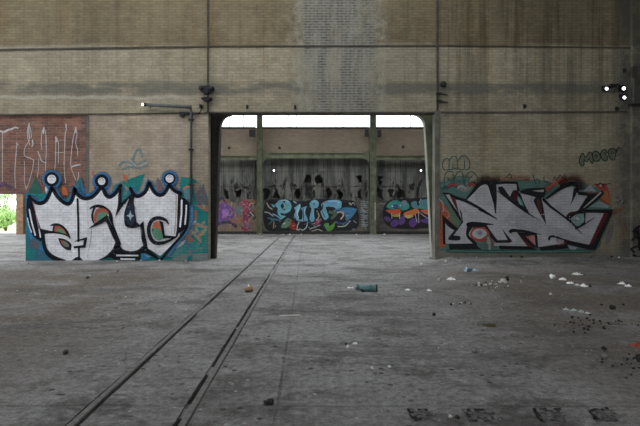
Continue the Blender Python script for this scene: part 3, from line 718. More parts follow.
# ---- right piece, silver letters
g = Mural(YW); SV = (.47,.47,.50); MR = (.12,.025,.03); TG = (.10,.19,.17); SB = (.02,.02,.024)
g.poly([(439,187),(452,184),(465,192),(478,183),(500,180),(520,179.5),(548,181),(556,186),(575,181),(592,186),(608,192),(611,212),(602,232),(596,250),(560,252.5),(500,252.5),(446,252),(439,240)], TG)
g.line([(440,186),(455,181),(470,180)], 12, (.12,.22,.2), soft=1)
g.line([(500,179.5),(515,178),(530,179)], 8, (.42,.17,.09), soft=.6); g.line([(545,190),(556,183),(566,177)], 9, (.42,.10,.07), soft=.8); g.line([(474,186),(484,179),(492,180),(500,180)], 12, (.06,.02,.02), soft=.8); g.line([(560,186),(571,179),(579,182),(581,190)], 14, (.08,.025,.02), soft=.8)
g.poly([(593,184,1),(605,183.5,1),(608,189),(610,198),(611,206,1),(600,201),(602,193)], (.36,.07,.06)); g.poly([(601,193),(607,191),(609,203),(602,199)], (.42,.17,.06)); g.line([(596,185),(601,184),(604,187)], .9, (.05,.02,.02)); g.line([(599,183),(604,184.5),(610,183.5)], .8, (.05,.03,.03)); g.disc(600.5,185.5,1.1,(.5,.4,.35))
g.hard([(590,184.5),(596,191.5),(583,191.3)], (.34,.34,.38)); g.hard([(588,207),(599,200.5),(609,206),(608,208)], (.28,.38,.4))
g.poly([(609,190,1),(611,200),(612,208,1),(609,205)], (.3,.2,.13))
g.poly([(612,209,1),(620,208),(626.5,206.5,1),(618,213),(610,217),(608,225,1),(606,219)], (.22,.13,.08)); g.poly([(609,228),(614,222),(612,236),(607,245),(605,240)], (.17,.18,.2)); g.line([(613,226),(608,240),(606,247)], 1, (.3,.17,.1)); g.line([(621,216),(621.5,228),(622,241)], .9, (.28,.16,.08)); g.line([(621,216),(624,228),(627,238)], .9, (.28,.16,.08)); g.line([(621.5,237),(627,238.5)], .7, (.28,.16,.08))
g.line([(600,240),(603,232),(606,228),(604,236)], 1.0, (.08,.25,.25)); g.line([(608,215),(604,226),(600,236)], 1.2, (.05,.2,.19))
for a, b in (((616,199),(619,198)), ((619,201),(622,199)), ((616,203),(621,202.5))): g.line([a, ((a[0]+b[0])/2, a[1]-1.5), b], .6, (.10,.11,.14))
g.line([(617,196),(622,200),(618,205)], 6, (.3,.3,.32), soft=.7)
g.poly([(439,200,1),(446,206),(456,211,1),(459,220),(455,228,1),(446,222),(443,226),(445,247,1),(439,248,1)], (.40,.11,.055)); g.poly([(447,207),(455,212),(459,221),(455,226,1),(449,219)], (.13,.19,.13))
g.line([(439,199),(443,204),(443,212)], 2, (.36,.38,.38), soft=1.4); g.line([(442,207),(449,214),(447,218)], 1.3, (.55,.22,.14)); g.line([(440.5,207),(440,228)], .9, (.1,.1,.09))
g.poly([(445,222,1),(451,227.5),(457,231,1),(462,221),(458,212),(455.5,200,1),(466,201,1),(475,190),(482,185),(488,186),(492,197),(494,183,1),(516,183,1),(519,192,1),(534,196),(544,199,1),(556,193),(565,188),(573,187),(577,193),(587,195,1),(578,211,1),(604.5,211,1),(588.5,245,1),(572,242),(556,238,1),(560,245,1),(536,247.5,1),(498,246,1),(474,244,1),(445.5,243.5,1)], SV)
g.poly([(520,205),(540,222),(560,228),(585,242),(560,238),(530,232),(505,222)], (.40,.40,.43)); g.poly([(475,192),(483,187),(487,190),(491,205),(478,203)], (.40,.40,.42))
g.poly([(445,223,1),(452,230),(449,236),(447,243,1),(445,243,1)], (.42,.42,.44))
# outlines
g.line([(465,200.5),(472,192.5),(478,185.5),(484,182.3),(489,184.5),(491.5,193),(494,203),(495.3,213)], [1.5,3,4,4.5,4,3,2,1.2], SB)
g.poly([(486,181.5,1),(493.5,184),(496,183,1),(496.5,198),(495.5,214,1),(493.5,203),(491,192)], SB)
g.line([(443,193.3),(449,194.3),(456,197.8),(465,200.8),(478,207.5),(488,213.5),(497,219.2)], [1.6,2.4,3.0,3.2,2.6,1.8,.6], SB)
g.poly([(443,193,1),(446,195.5,1),(452,203),(458,213),(462,222,1),(458,218),(450,205)], SB); g.poly([(449,194.5,1),(455.5,200,1),(457,206),(459,215,1),(453,204)], MR); g.hard([(445.3,194.8),(449,194.5),(457.5,212)], (.42,.42,.42))
g.poly([(442,214.5,1),(447.5,219.5),(454,225.5),(457.5,228,1),(462,221,1),(459,209,1),(461.5,213),(462.8,221.5),(465.8,218.5,1),(458,228.5),(453.3,235.5,1),(459,236),(460.3,238.5),(458,240.3),(449.5,240),(448.3,237.5),(454,230.5,1),(448,226.5),(445,223,1),(445.2,244,1),(442.8,244,1)], SB)
g.hard([(448.5,243.7),(474.5,243.3),(486.5,249.3),(449,249.3)], SB)
g.line([(467.5,224.5),(472,223.3),(482,223.7),(493,224.5)], [3.6,3.4,2.6,.8], SB)
g.poly([(467,225,1),(475,224),(486,224.5,1),(491,232),(499,242.5,1),(495.5,243,1),(489,236),(484,228,1),(472,227.5,1),(468.5,234.5),(474,240),(484,248,1),(480,249,1),(471,242),(465.8,235)], SB)
g.poly([(472.5,227.6,1),(484.5,227,1),(489.5,234.5),(484,242,1),(474.5,240.5),(469.5,234.5)], (.40,.085,.07)); g.poly([(475,229.5),(482.5,229),(486.5,234),(480.5,238.5),(474.5,237.5),(471.8,234)], (.48,.50,.52)); g.disc(479.5,233,3.6,(.33,.42,.58), fade=.7)
g.hard([(486,234.5),(491,238),(494.5,243),(490,250),(484,243)], (.20,.13,.11)); g.hard([(487.5,235.5),(490.5,243),(490,251),(489,251),(486,244)], (.34,.36,.36)); g.poly([(476,241,1),(487,243),(488,252,1),(478,247)], (.10,.19,.16))
g.line([(464,210),(466,212)], 0.3, SB); g.line([(478.5,209.5),(488,214.5),(496.5,219.2)], [1.4,1.2,.4], SB)
g.line([(493,183.4),(505,182.6),(516.5,182.8),(517.8,190)], 2.6, SB, False)
g.hard([(501.5,185.3),(515.8,184.5),(516,190),(509.3,197.4)], (.38,.39,.41))
g.poly([(497.5,187,1),(502,186.3,1),(505.5,191),(509.5,196.8,1),(512.5,191),(517,190,1),(520.5,195),(523.5,203),(529,213.5,1),(519,207.5),(507,198.5),(499,191.5)], SB)
g.poly([(515.5,195,1),(520.5,199),(523.5,206.5,1),(518.5,203.5)], (.10,.27,.25)); g.poly([(517.5,198),(520.5,203),(520,204.5)], (.4,.5,.48)); g.poly([(512,191.5),(515,191),(517,199),(513,200)], (.07,.02,.02))
g.line([(497,191),(510,201),(526,212.5),(540,220.5)], [.8,1.2,1.2,.3], SB)
g.poly([(519.5,191.2,1),(528,188.3),(544.5,187.6,1),(545.3,192),(543.3,197),(541,198),(542.5,206),(545.8,224.5,1),(540.5,216),(534.8,205),(533,200.5),(535,197.2,1),(527,195),(520,193.4,1)], SB)
g.hard([(531.5,190.8),(543,189.6),(543.3,192),(537,191.8)], (.42,.40,.38)); g.poly([(536,200),(539,199.5),(540.5,208),(543,217,1),(538,209)], (.10,.045,.035))
g.line([(543,199.5),(550,206.5),(558,212.5),(570,222),(582,234.5)], [3,2.4,1.8,1.6,.4], SB); g.line([(531,197),(530.5,201),(532.5,204)], .4, SB)
g.line([(546,198.5),(552,194),(559,188.8),(566,185),(572,183.7),(576,185.5),(577,191.5)], [2,2.8,3.4,4.2,4.4,3.6,2.4], SB)
g.poly([(573,188,1),(577.5,189.5,1),(575.5,194),(569.2,206.5,1),(571.5,198)], SB)
g.poly([(576.5,191.5,1),(586,192.4),(595,192.6),(601.5,190.6,1),(603.2,193.5),(598,199),(591,205),(584.5,209.5,1),(612,209.3,1),(611.5,213.5,1),(592,212.7,1),(578,213,1),(567,219.2,1),(565,217),(569,212.5),(577,210.3),(581,204.5),(587.2,196,1),(577.5,195,1)], SB)
g.line([(583,207.8),(591,200.8),(599.8,192.6)], [.8,1.6,1.8], (.42,.42,.40), False); g.line([(586.5,193.2),(592,193.4),(597,193)], .9, (.22,.05,.04))
g.poly([(604,211.2,1),(611.8,213,1),(603,232),(594.3,250,1),(586,249),(572,245.5),(556,241,1),(556,236.6,1),(570,240.6),(588.4,244.6,1),(596,228)], SB); g.poly([(604.2,211.8,1),(607.5,213.5,1),(599,231),(591.8,244,1),(588.8,244.8,1),(596,228)], MR)
g.poly([(566,218.5,1),(571,213.3),(577,211.2),(585,212,1),(584.4,223,1),(576,228.3,1),(571,223)], SB); g.poly([(570,218.5),(575.5,214.5),(583,213.4,1),(583.2,221.5,1),(577,226.5),(572,222.5)], (.22,.34,.33)); g.disc(576.5,218.5,3.6,(.45,.52,.5), fade=1.3); g.line([(567,217),(571,213.6),(576,212.4)], .9, MR)
g.line([(575,228.3),(584,223.6),(594.5,217.2)], [2.2,1.6,.4], SB)
g.poly([(501,228,1),(505,233),(511.8,241.3,1),(509,242.6,1),(496,242.8,1),(496,240.2,1),(507,239.8,1)], SB)
g.line([(510,231.3),(513,230.4),(525,231.3),(540.5,234.6)], [3.6,3.4,2.4,.5], SB); g.poly([(516,232,1),(534,233,1),(536.3,235),(537.5,247.5,1),(528,247.5,1),(522,240)], SB); g.poly([(524.5,236,1),(533.8,235.2,1),(535,246,1),(530,241)], (.45,.24,.22)); g.disc(527,237.2,2,(.6,.12,.06), fade=1.6); g.poly([(521,237,1),(528,244),(533,248,1),(529,248,1)], (.2,.03,.03))
g.hard([(498,245.4),(528,246.2),(537,249.6),(499.5,249.2)], SB); g.line([(548.3,239.3),(548.8,237),(553,236.2),(560,238.2)], [2.2,2.0,1.8,.8], SB)
g.hard([(538,246.8),(556,244.3),(566,243.8),(568,248),(556,249.6),(540,250.3)], SB); g.poly([(556.5,238.2,1),(563.2,240.2,1),(562.8,243,1),(556.5,243.8,1)], (.38,.30,.33)); g.line([(556.5,245),(563,244.5),(566,241)], 1.3, MR); g.hard([(566.5,245.3),(576.5,247),(572,252.6)], (.32,.40,.46))
g.line([(446,250.5),(490,251.5),(540,251.5),(590,251)], 5, (.08,.17,.15), soft=1.2)
# scribbles along the top edge
for pts in ([(532,175),(533.5,180),(535,183.5)], [(534,180),(537,179.5),(539,183)], [(543,176),(543.5,181),(547,182.5)], [(525,179),(528,180.5)], [(552,180),(554,177),(555,181),(557,177.5)], [(557,179),(559,175),(562,179),(564,174.5)], [(505,178),(509,174),(511,179)]): g.line(pts, .8, (.05,.045,.045))
for _ in range(170):
    x, y = rr.uniform(500, 590), rr.uniform(208, 240)
    if y < 208+(x-500)*.1 or y > 226+(x-500)*.2: continue
    g.disc(x, y, rr.uniform(.3, .7), (.55,.56,.58), n=6)
g.build('graffiti_mural', 'angular silver graffiti letters edged in black and dark red, right of the gateway')

# bubble tags
g = Mural(YW); c = (.03,.10,.095)
for pts in ([(448,170),(444,169.5),(442.3,165),(443.5,160.5),(447,158.5),(449,160.5),(449,167),(449,170)], [(449,161),(452,157),(456,156.8),(457.5,161),(457.5,168.5)], [(449.5,169.5),(452.5,169.2),(453,164)], [(458,161),(461,156.5),(465,156),(468.5,159.5),(469.8,164.5),(468.3,169.5),(465,170)], [(453,168),(457,168.8),(464,169),(464.3,161)]): g.line(pts, .95, c)
for pts in ([(453,172),(448,171.5),(445,175),(444,181),(445,187),(448,189)], [(447,177),(450,181),(453.5,180),(453,174)], [(454,187),(454,180),(457,173),(461,171.5),(463,176),(463,183)], [(457,181),(460.5,181.5)], [(465,178),(468,173),(472,172),(476.5,176),(477.5,181),(475.5,187)], [(465,178),(464.5,184),(466,188)], [(469,178.5),(472,176)]): g.line(pts, .95, c)
g.line([(447,187),(453,184.5),(458,186.5)], 4.5, (.24,.05,.06), soft=1.2); g.line([(468,186),(472,183.5),(475,186)], 5, (.24,.06,.06), soft=1.2); g.line([(457,189),(461,186),(466,189)], 5, (.30,.36,.38), soft=1.1)
g.build('graffiti_tag', 'outlined bubble letters in dark teal beside the green column, above the silver mural')
g = Mural(YW); c = (.022,.05,.03); fl = (.22,.24,.19)
for out in ([(580,164.5),(579.3,160),(581.5,154),(583.5,154),(585.5,157.5),(588.5,152.8),(591,152.5),(593,158),(592.8,163),(590.5,162),(589,158.5),(587.5,161.5),(585.3,161),(584,159.5),(583.8,164.5),(582,166)], [(593,159),(592.3,153.5),(595.5,151),(599,153),(600.3,157.5),(598.5,161),(595,161)], [(600.5,153.5),(603,150),(606,150),(606.5,153),(605,154.5),(607.8,157),(606.5,160.5),(603,160.5),(601.3,157.5)], [(607.8,152),(610.5,148.8),(614.5,149),(616,152),(615,156),(614.5,159.5),(611.5,160),(609.5,157.5)]):
    g.poly(out, fl, fade=.6); g.line(out, 1.05, c, closed=True)
g.line([(594.5,157),(596,155),(597.5,156.5),(596,158)], .7, c); g.line([(603.5,152.7),(604.5,152.5)], .7, c); g.line([(603.8,158),(605,157.6)], .7, c); g.line([(610.5,153.5),(613.5,152.8)], .7, c); g.line([(615.5,154),(617,149),(619,147.5)], 1.2, c); g.line([(617,151),(621,149)], .8, c); g.line([(616,156),(620,154.5)], .6, c)
g.build('graffiti_tag', 'small dark green bubble letters MOSE high on the wall, right end')
g = Mural(YW-.12)
for pts in ([(640,226),(636,228),(634,233),(637,238),(641,237)], [(633,231),(639,234)], [(632,240),(636,237),(641,241)], [(634,252),(631,249),(635,247),(641,246)], [(633,255),(638,257),(643,256)], [(636,230),(640,244)], [(638,228),(639,250)]): g.line(pts, 1.9, (.02,.018,.02))
g.build('graffiti_tag', 'black looping scrawl low on the wall at the right edge')

# ---- rear wall pieces
g = Mural(YB); bkk = (.025,.026,.028)
g.poly([(265,203),(280,199),(300,201),(320,199),(345,200),(356,204),(357,228),(330,231),(290,231),(266,229)], bkk)
CB = (.15,.36,.47); DB = (.06,.18,.32)
g.poly([(271,204,1),(275,204.5),(278,201),(283,199.5),(289,201),(291.5,206),(290,211),(285,213.5),(281,213),(281,215),(286,216,1),(282,219,1),(278,214),(277,207.5),(273,207)], CB); g.poly([(280.5,206),(282.5,203.5),(284,206),(282.5,209)], bkk); g.poly([(286,203),(289,206),(287,210),(284,210.5)], (.14,.34,.26))
g.poly([(294,208,1),(300,203.5,1),(300.5,208),(298,214),(299,219),(302,219),(302.5,212),(301,208,1),(307,206,1),(305,212),(307,217),(308,221,1),(303,221.5),(297,220.5),(293.5,217),(295.5,211)], CB); g.line([(300,205),(297.5,213),(298.5,218)], .7, (.45,.6,.65))
g.poly([(309.5,204),(312,200.5),(316.5,200),(319,203.5),(317.5,207.5),(314.5,209),(314,214),(314.5,220),(311.5,222),(309.5,218),(311.5,209)], CB); g.disc(314,204.3,1.2,DB)
g.poly([(321,205),(324,202),(330,200),(338,200),(342,202.5),(341.5,207),(337,209),(333,207),(326,207),(327,212),(328.5,217),(325,220),(322,216),(320.5,211,1),(323,208)], CB); g.poly([(324,203),(330,200.8),(336,201),(338,205),(333,204.5),(328,204.5)], (.14,.30,.52))
g.poly([(333,211),(340,208),(350,207.5),(357,209,1),(355,213),(351,218),(346,220.5),(344,213)], DB); g.line([(336,213),(341,212),(343.5,215),(341,219)], 1.4, (.42,.38,.33)); g.line([(330,212),(336,213.5),(332,218)], 3, (.09,.12,.08)); g.line([(338,226.5),(345,226),(350,221)], 1, (.45,.42,.38)); g.line([(336,222),(342,224),(348,222)], 2.4, (.05,.09,.2))
g.poly([(324,224),(328,223),(330,226),(335,222),(333,229),(328,231),(325,227)], (.10,.26,.06)); g.poly([(314,223),(319,219),(321,221),(317,225)], (.33,.06,.13)); g.poly([(288,221),(291,219),(297,226),(296,230),(290,228)], (.25,.04,.035)); g.poly([(287,218,1),(291,220),(288,227),(281,227)], (.10,.20,.13)); g.line([(299,222),(297.5,226),(297,230)], .8, (.5,.5,.45)); g.line([(307.5,222),(306.5,227),(303,230),(300,229)], .9, (.36,.42,.42)); g.line([(283,224),(285,223)], .9, (.5,.5,.5))
for pts, c in [([(267,203),(269,207),(272,209)], (.4,.34,.32)), ([(265,212),(269,213),(273,216)], (.3,.32,.33)), ([(268,218),(273,219),(279,220)], DB), ([(273,214),(277,216),(281,219)], CB), ([(274,222),(273.5,228)], (.3,.2,.12)), ([(294,201.5),(296,203)], (.45,.42,.42)), ([(310,229),(315,227),(320,225)], (.36,.32,.28)), ([(312,231),(318,229.5),(322,231)], (.3,.28,.26)), ([(317,211),(319,216),(317,220)], (.36,.3,.2)), ([(269,224),(272,221),(270,218)], (.08,.14,.17)), ([(343,203.5),(355,203)], (.02,.02,.02))]: g.line(pts, 1.2, c)
g.line([(349,203),(351,205),(353,202.5),(355,205)], .8, (.32,.31,.33))
for _ in range(90):
    x, y = rr.uniform(266, 357), rr.uniform(201, 230)
    if 204 < y < 218 and rr.random() < .7: continue
    g.line([(x, y), (x+rr.uniform(-2, 2), y+rr.uniform(-1, 1)), (x+rr.uniform(-3, 3), y+rr.uniform(-2, 2))], rr.uniform(.4, .9), rr.choice([(.30,.32,.34), DB, (.10,.20,.27), (.02,.02,.02), (.25,.07,.07), (.10,.2,.1), (.34,.3,.27), (.02,.02,.02)]))
for pts in ([(278,201),(275,205),(278,209)], [(294,209),(294,216),(297,221)], [(309,202),(309.5,209),(308.5,218)], [(319,204),(318.5,209),(316,219)], [(303,208),(303.5,217),(304,222)], [(285,203),(283,201.5)], [(323,205),(322,211),(325,217)], [(342,203),(341,209),(336,211)]): g.line(pts, .7, (.015,.02,.03))
for pts in ([(281,201),(286,200),(289,202)], [(312,202),(315,201),(317.5,203)], [(328,201.5),(335,201),(340,203)], [(298,207),(296.5,213)], [(305,209),(304.5,214)]): g.line(pts, .6, (.42,.58,.64))
g.build('graffiti_mural', 'light blue rounded graffiti letters on black, middle bay of the rear wall')
g = Mural(YB)
for i in range(12):
    y = 201+i*2.3; g.line([(361+rr.uniform(-.5, .5), y), (364.5, y+rr.uniform(-1, 1)), (368+rr.uniform(-.5, .5), y+rr.uniform(-.6, .6))], .8, (.26,.29,.31)); g.line([(361+rr.random()*6, y), (362+rr.random()*5, y+2.6)], .8, (.24,.27,.29))
g.build('graffiti_tag', 'pale grey letters running down the rear wall left of the second post')
g = Mural(YB); vio = (.15,.08,.26)
g.poly([(217,201,1),(227,199),(236,203),(250,199),(256.8,201,1),(256.8,232,1),(217,233,1)], (.20,.15,.10)); g.poly([(217,206),(221,203),(228,205),(234,210),(233,219),(228,221),(222,225),(217,224)], vio); g.poly([(222,210),(227,209),(230,214),(224,217)], (.30,.17,.42)); g.line([(218,224),(228,222),(236,226)], 3, (.06,.05,.06)); g.poly([(240,203),(247,200.5),(252,204),(251,212),(249,222),(247,231),(241,228),(243,216)], (.25,.05,.075)); g.poly([(237,207),(242,206),(242,213),(237,214)], (.10,.17,.19)); g.line([(242,202),(246,206),(243,211)], 1.4, (.30,.12,.14)); g.line([(230,219),(236,222),(240,218)], 2.2, (.30,.13,.09)); g.line([(248,207),(252,203),(255,208)], 1, (.4,.33,.28)); g.line([(249,217),(252,213),(255,217),(253,220)], 2, (.05,.05,.06)); g.line([(250,212),(254,216)], 1, (.45,.42,.42)); g.line([(219,201),(222,198),(226,203)], 2, (.05,.04,.08)); g.line([(233,205),(238,200)], 1.2, (.14,.17,.12)); g.poly([(247,222),(255,220),(256,230),(248,231)], (.20,.15,.12))
for _ in range(110):
    x, y = rr.uniform(218, 255), rr.uniform(202, 230); g.line([(x, y), (x+rr.uniform(-3, 3), y+rr.uniform(-3, 3))], rr.uniform(.5, 1.1), rr.choice([vio, (.25,.07,.09), (.06,.05,.06), (.28,.22,.17), (.10,.14,.16), (.34,.22,.3)]))
g.build('graffiti_mural', 'purple and crimson spray piece, left bay of the rear wall')
g = Mural(YB)
g.poly([(384,207),(390,200),(400,199),(420,198),(436,198),(440,214),(436,226),(410,229),(390,227),(383,218)], (.028,.025,.03))
g.poly([(386.5,207),(390,202),(396,200),(401,202),(408,203),(409,208),(403,210.5),(398,208),(392,209)], (.05,.26,.21)); g.poly([(411,203),(416,201),(418,206),(422,200),(430,199.5),(436,202),(436,208),(424,209),(418,208.5),(413,208)], (.09,.22,.25)); g.poly([(393,205),(397,204),(398,208),(393,208)], (.06,.09,.25)); g.poly([(402,201),(406,200.5),(407,204),(403,206)], (.16,.20,.24))
g.poly([(386,210),(392,209.5),(399,209),(401,213),(396,215.5),(389,213)], (.45,.10,.05)); g.poly([(404,213),(410,210.5),(417,208.5),(419,212),(414,215),(407,217.5),(404,216)], (.52,.17,.05)); g.poly([(421,210),(430,209),(437,210),(436,214),(427,214.5),(422,212)], (.50,.15,.07)); g.poly([(405,216),(411,215),(413,216.5),(408,218.5)], (.5,.4,.18)); g.poly([(392,215),(399,214.5),(400,216.5),(394,217)], (.32,.28,.07))
for q in ([(384,217),(389,217),(391,221),(386,221)], [(391,222),(396,219),(399,223),(395,227),(391,226)], [(399,219),(404,216),(405,222),(400,225)], [(409,221),(414,218),(418,221),(414,227),(410,226)], [(420,220),(436,217),(437,224),(425,223)]): g.poly(q, (.11,.06,.21))
for pts in ([(399.5,213),(399.6,219)], [(415,214),(417,222)], [(391.5,213),(392,219)], [(418.5,211),(418.8,223)], [(419,212),(424,216),(429,219)], [(419,203),(421,199)]): g.line(pts, .6, (.5,.46,.5))
g.disc(392.3,206.3,.7,(.7,.7,.7)); g.disc(400.3,205.5,.6,(.7,.7,.7)); g.line([(380,203.8),(385,203.6)], .8, (.28,.26,.24)); g.disc(384.5,228,3.4,(.09,.085,.08)); g.disc(378.8,229.5,2.4,(.08,.075,.07))
g.build('graffiti_mural', 'teal, orange and purple graffiti piece, right bay of the rear wall')
# white lettering painted down the post
g = Mural(YF-.142); xw = 320+(fx(365.3)-0)*F/(YF-.142)*0+45.6
for i in range(8):
    y = 203+i*2.2; g.line([(374.6,y),(375.6,y+.2),(374.7,y+1.2),(375.7,y+1.5)], .55, (.6,.6,.58), False)
g.build('graffiti_tag', 'white lettering running down the second post of the rear frame')

# ------------------------------------------------------------------ fittings on the walls
def spotlight(px, py, Y, r, label, group=None, d=Vector((0, -1, 0)), stub=.16):
    p = P(px, py, Y); root = empty('spotlight', p, label, 'lamp', group)
    L = stub; m = MB(); d = d.normalized(); f = d*L
    m.tube([(0,0,0), f*.25, f*.3, f*.95, f, f*.93], [r*.8, r*.9, r*1.35, r*1.55, r*1.5, r*1.1], 14, axis=d); m.build('housing', M['black'], root, True)
    m = MB(); m.tube([f*.94, f*.97], [r*.85, r*.75], 14); m.build('lens', M['lens'], root)
    m = MB(); m.box(-r*1.2, r*1.2, -.02, .004, -r*.4, r*2.2); m.tube([(0,-.01,r*1.8), f*.5+Vector((0,0,r*1.3))], r*.25, 8); m.build('bracket', M['black'], root)
    return root
spotlight(603.8, 89.8, YW, .055, 'round black spotlight, left one of the three high on the right wall')
spotlight(620.8, 89.6, YW, .06, 'round black spotlight, upper right one of the three high on the right wall')
spotlight(621.4, 98.6, YW, .055, 'round black spotlight, lowest of the three high on the right wall')
spotlight(274.6, 171, YB+.14, .06, 'small lamp glowing on the dark glazing of the middle bay', stub=.5)
spotlight(419.4, 171, YB+.14, .06, 'small lamp in the right bay glazing, left of its pair', stub=.5)
spotlight(425.4, 171, YB+.14, .085, 'small lamp in the right bay glazing, beside the gateway column', stub=.5)
m = MB(); m.box(-.13, .05, -.08, 0, -.04, .05); m.prism([(-.18,-.02), (.1,.05), (.1,.0), (-.1,-.06)], -.14, -.06)
tag(m.build('spotlight_bracket', M['black']), 'black metal bracket between the spotlights on the right wall', 'bracket').location = P(613.5, 86, YW)
# pipe with the lamp arm
root = empty('wall_pipe', P(191, 204, YW), 'dark pipe rising beside the gateway and bending left along the wall to a lamp', 'pipe')
o0 = root.location
m = MB(); m.tube([P(191.6, 204, YW)-o0+Vector((0,-.07,0)), P(191.8, 112, YW)-o0+Vector((0,-.07,0)), P(191.3, 109, YW)-o0+Vector((0,-.09,0)), P(189, 107.6, YW)-o0+Vector((0,-.12,0))], .038, 12); m.build('upright', M['pipe'], root, True)
m = MB(); m.tube([P(192.5, 107.8, YW)-o0+Vector((0,-.12,0)), P(186, 107.4, YW)-o0+Vector((0,-.12,0)), P(148, 105.6, YW)-o0+Vector((0,-.12,0))], [.05,.058,.045], 12); m.build('arm', M['pipe'], root, True)
m = MB(); m.tube([P(148, 105.6, YW)-o0+Vector((0,-.12,0)), P(145.5, 105.4, YW)-o0+Vector((0,-.12,0))], [.05,.06], 12); m.build('lamp_holder', M['black'], root, True); m = MB(); m.tube([P(151.5, 106, YW)-o0+Vector((0,-.12,0)), P(151.7, 109.3, YW)-o0+Vector((0,-.12,0))], .012, 6); m.build('wire_tail', M['black'], root, True)
m = MB(); c0 = P(145, 105.3, YW)-o0+Vector((0,-.13,0)); m.tube([c0+Vector((.02,0,0)), c0, c0+Vector((-.04,0,0)), c0+Vector((-.055,0,0))], [.02,.036,.036,.015], 12); m.build('bulb', M['lens'], root, True)
for q in (120, 150, 185):
    m = MB(); m.box(-.07, .07, -.135, 0, -.02, .02); o = m.build('pipe_clip', M['black'], root); o.location = P(191.7, q, YW)-o0
m = MB(); m.prism([(-.15,.06),(.12,.05),(.14,.0),(.0,-.01),(-.02,-.08),(-.13,-.08)], -.12, 0)
tag(m.build('wall_bracket', M['black']), 'small black bracket on the seam left of the wall pipe', 'bracket').location = P(185, 114.5, YW)
m = MB(); m.tube([(0,0,0),(.02,-.05,-.1),(-.05,-.06,-.22),(-.22,-.06,-.24)], .018, 8); m.box(-.04,.04,-.05,0,-.04,.06)
tag(m.build('hook', M['black'], None, True), 'black iron hook on brick between the wall pipe and the steel joint', 'hook').location = P(201, 106.5, YW)
# clamp brackets on the steel joint
def clamp(px, py, w, h, label):
    root = empty('clamp_bracket', P(px, py, YW-.03), label, 'bracket')
    m = MB(); m.box(-w*.28, w*.28, -.16, 0, -h/2, h/2); m.box(-w/2, w/2, -.1, -.02, h*.05, h*.42); m.build('body', M['black'], root)
    for s in (-1, 1):
        m = MB(); m.tube([(s*w*.36, -.2, h*.1), (s*w*.36, 0, h*.1)], h*.34, 12); m.build('insulator', M['black'], root, True)
    m = MB(); m.tube([(0,-.2,-h*.3), (0,.0,-h*.3)], h*.25, 10); m.box(-w*.12,w*.12,-.19,-.02,-h*.7,-h*.2); m.build('bolt', M['black'], root)
clamp(207.4, 90.2, .42, .2, 'large black double clamp on the left vertical steel joint')
clamp(207.6, 100, .3, .11, 'smaller black clamp below the double clamp on the left joint')
m = MB(); m.tube([(0,.03,0),(0,-.06,0),(0,-.08,0)], [.09,.09,.05], 16)
tag(m.build('cable_box', M['black'], None, True), 'round dark cable box beside the right vertical joint', 'cable box').location = P(443, 84.5, YW)
for py, lab in ((94, 'short black bracket on the right vertical joint, upper of two'), (101.5, 'short black bracket on the right vertical joint, lower of two')):
    m = MB(); m.box(-.05,.1,-.1,0,-.03,.03); m.prism([(.05,-.02),(.3,-.045),(.3,-.025),(.05,.03)], -.05, 0)
    tag(m.build('joint_bracket', M['black']), lab, 'bracket').location = P(437.6, py, YW)
for px, py, lab in ((247.4, 107.5, 'small black anchor above the gateway, left end'), (295.2, 107.8, 'small black anchor above the gateway, left of the stripped bricks'), (524, 107, 'small black anchor on the right wall above the seam'), (623.5, 71.2, 'small black anchor above the right wall spotlights'), (616, 109.5, 'small black anchor under the right wall spotlights')):
    m = MB(); m.box(-.03,.03,-.07,0,-.05,.07); m.tube([(0,-.06,.05),(.03,-.12,.0),(0,-.1,-.06)], .016, 8)
    tag(m.build('wall_anchor', M['black']), lab, 'anchor').location = P(px, py, YW)
for px, py, lab in ((229.2, 148, 'small dark bolt plate on the rear wall, left bay'), (279.5, 148, 'small dark bolt plate on the rear wall, left side of middle bay'), (403, 146.8, 'small dark bolt plate on the rear wall, right bay')):
    m = MB(); m.box(-.07,.07,-.04,.02,-.07,.07); m.tube([(0,-.1,0),(0,0,0)], .04, 8)
    tag(m.build('bolt_plate', M['black']), lab, 'bolt plate').location = P(px, py, YB)
for px, py, lab in ((252.6, 133.5, 'grey junction box left of the first rear post'), (379, 134, 'dark junction box right of the second rear post'), (366.6, 133.5, 'dark junction box left of the second rear post')):
    w = .17 if px < 254 else .1
    root = empty('junction_box', P(px, py, YF-.02), lab, 'junction box')
    m = MB(); m.box(-w,w,-.14,0,-.2,.2); m.build('body', M['joint'] if px < 254 else M['black'], root)
    m = MB(); m.box(-w-.015,w+.015,-.16,-.14,-.215,.215); m.build('lid', M['black'], root)
# conduit run at the right edge
root = empty('conduit', P(632.6, 105, YW-.12), 'grey conduit with a switch box on the dark pier at the right edge', 'conduit')
m = MB(); m.tube([(0,-.05,0),(0,-.05,1.15),(.06,-.05,1.2),(.5,-.05,1.2)], .022, 8); m.build('pipe', M['pipe'], root, True)
m = MB(); m.box(-.07,.07,-.12,0,.8,1.12); m.build('switch_box', M['joint'], root)
m = MB(); m.box(-.14,1.2,-.16,0,-.045,.015); m.build('ledge', M['black'], root)

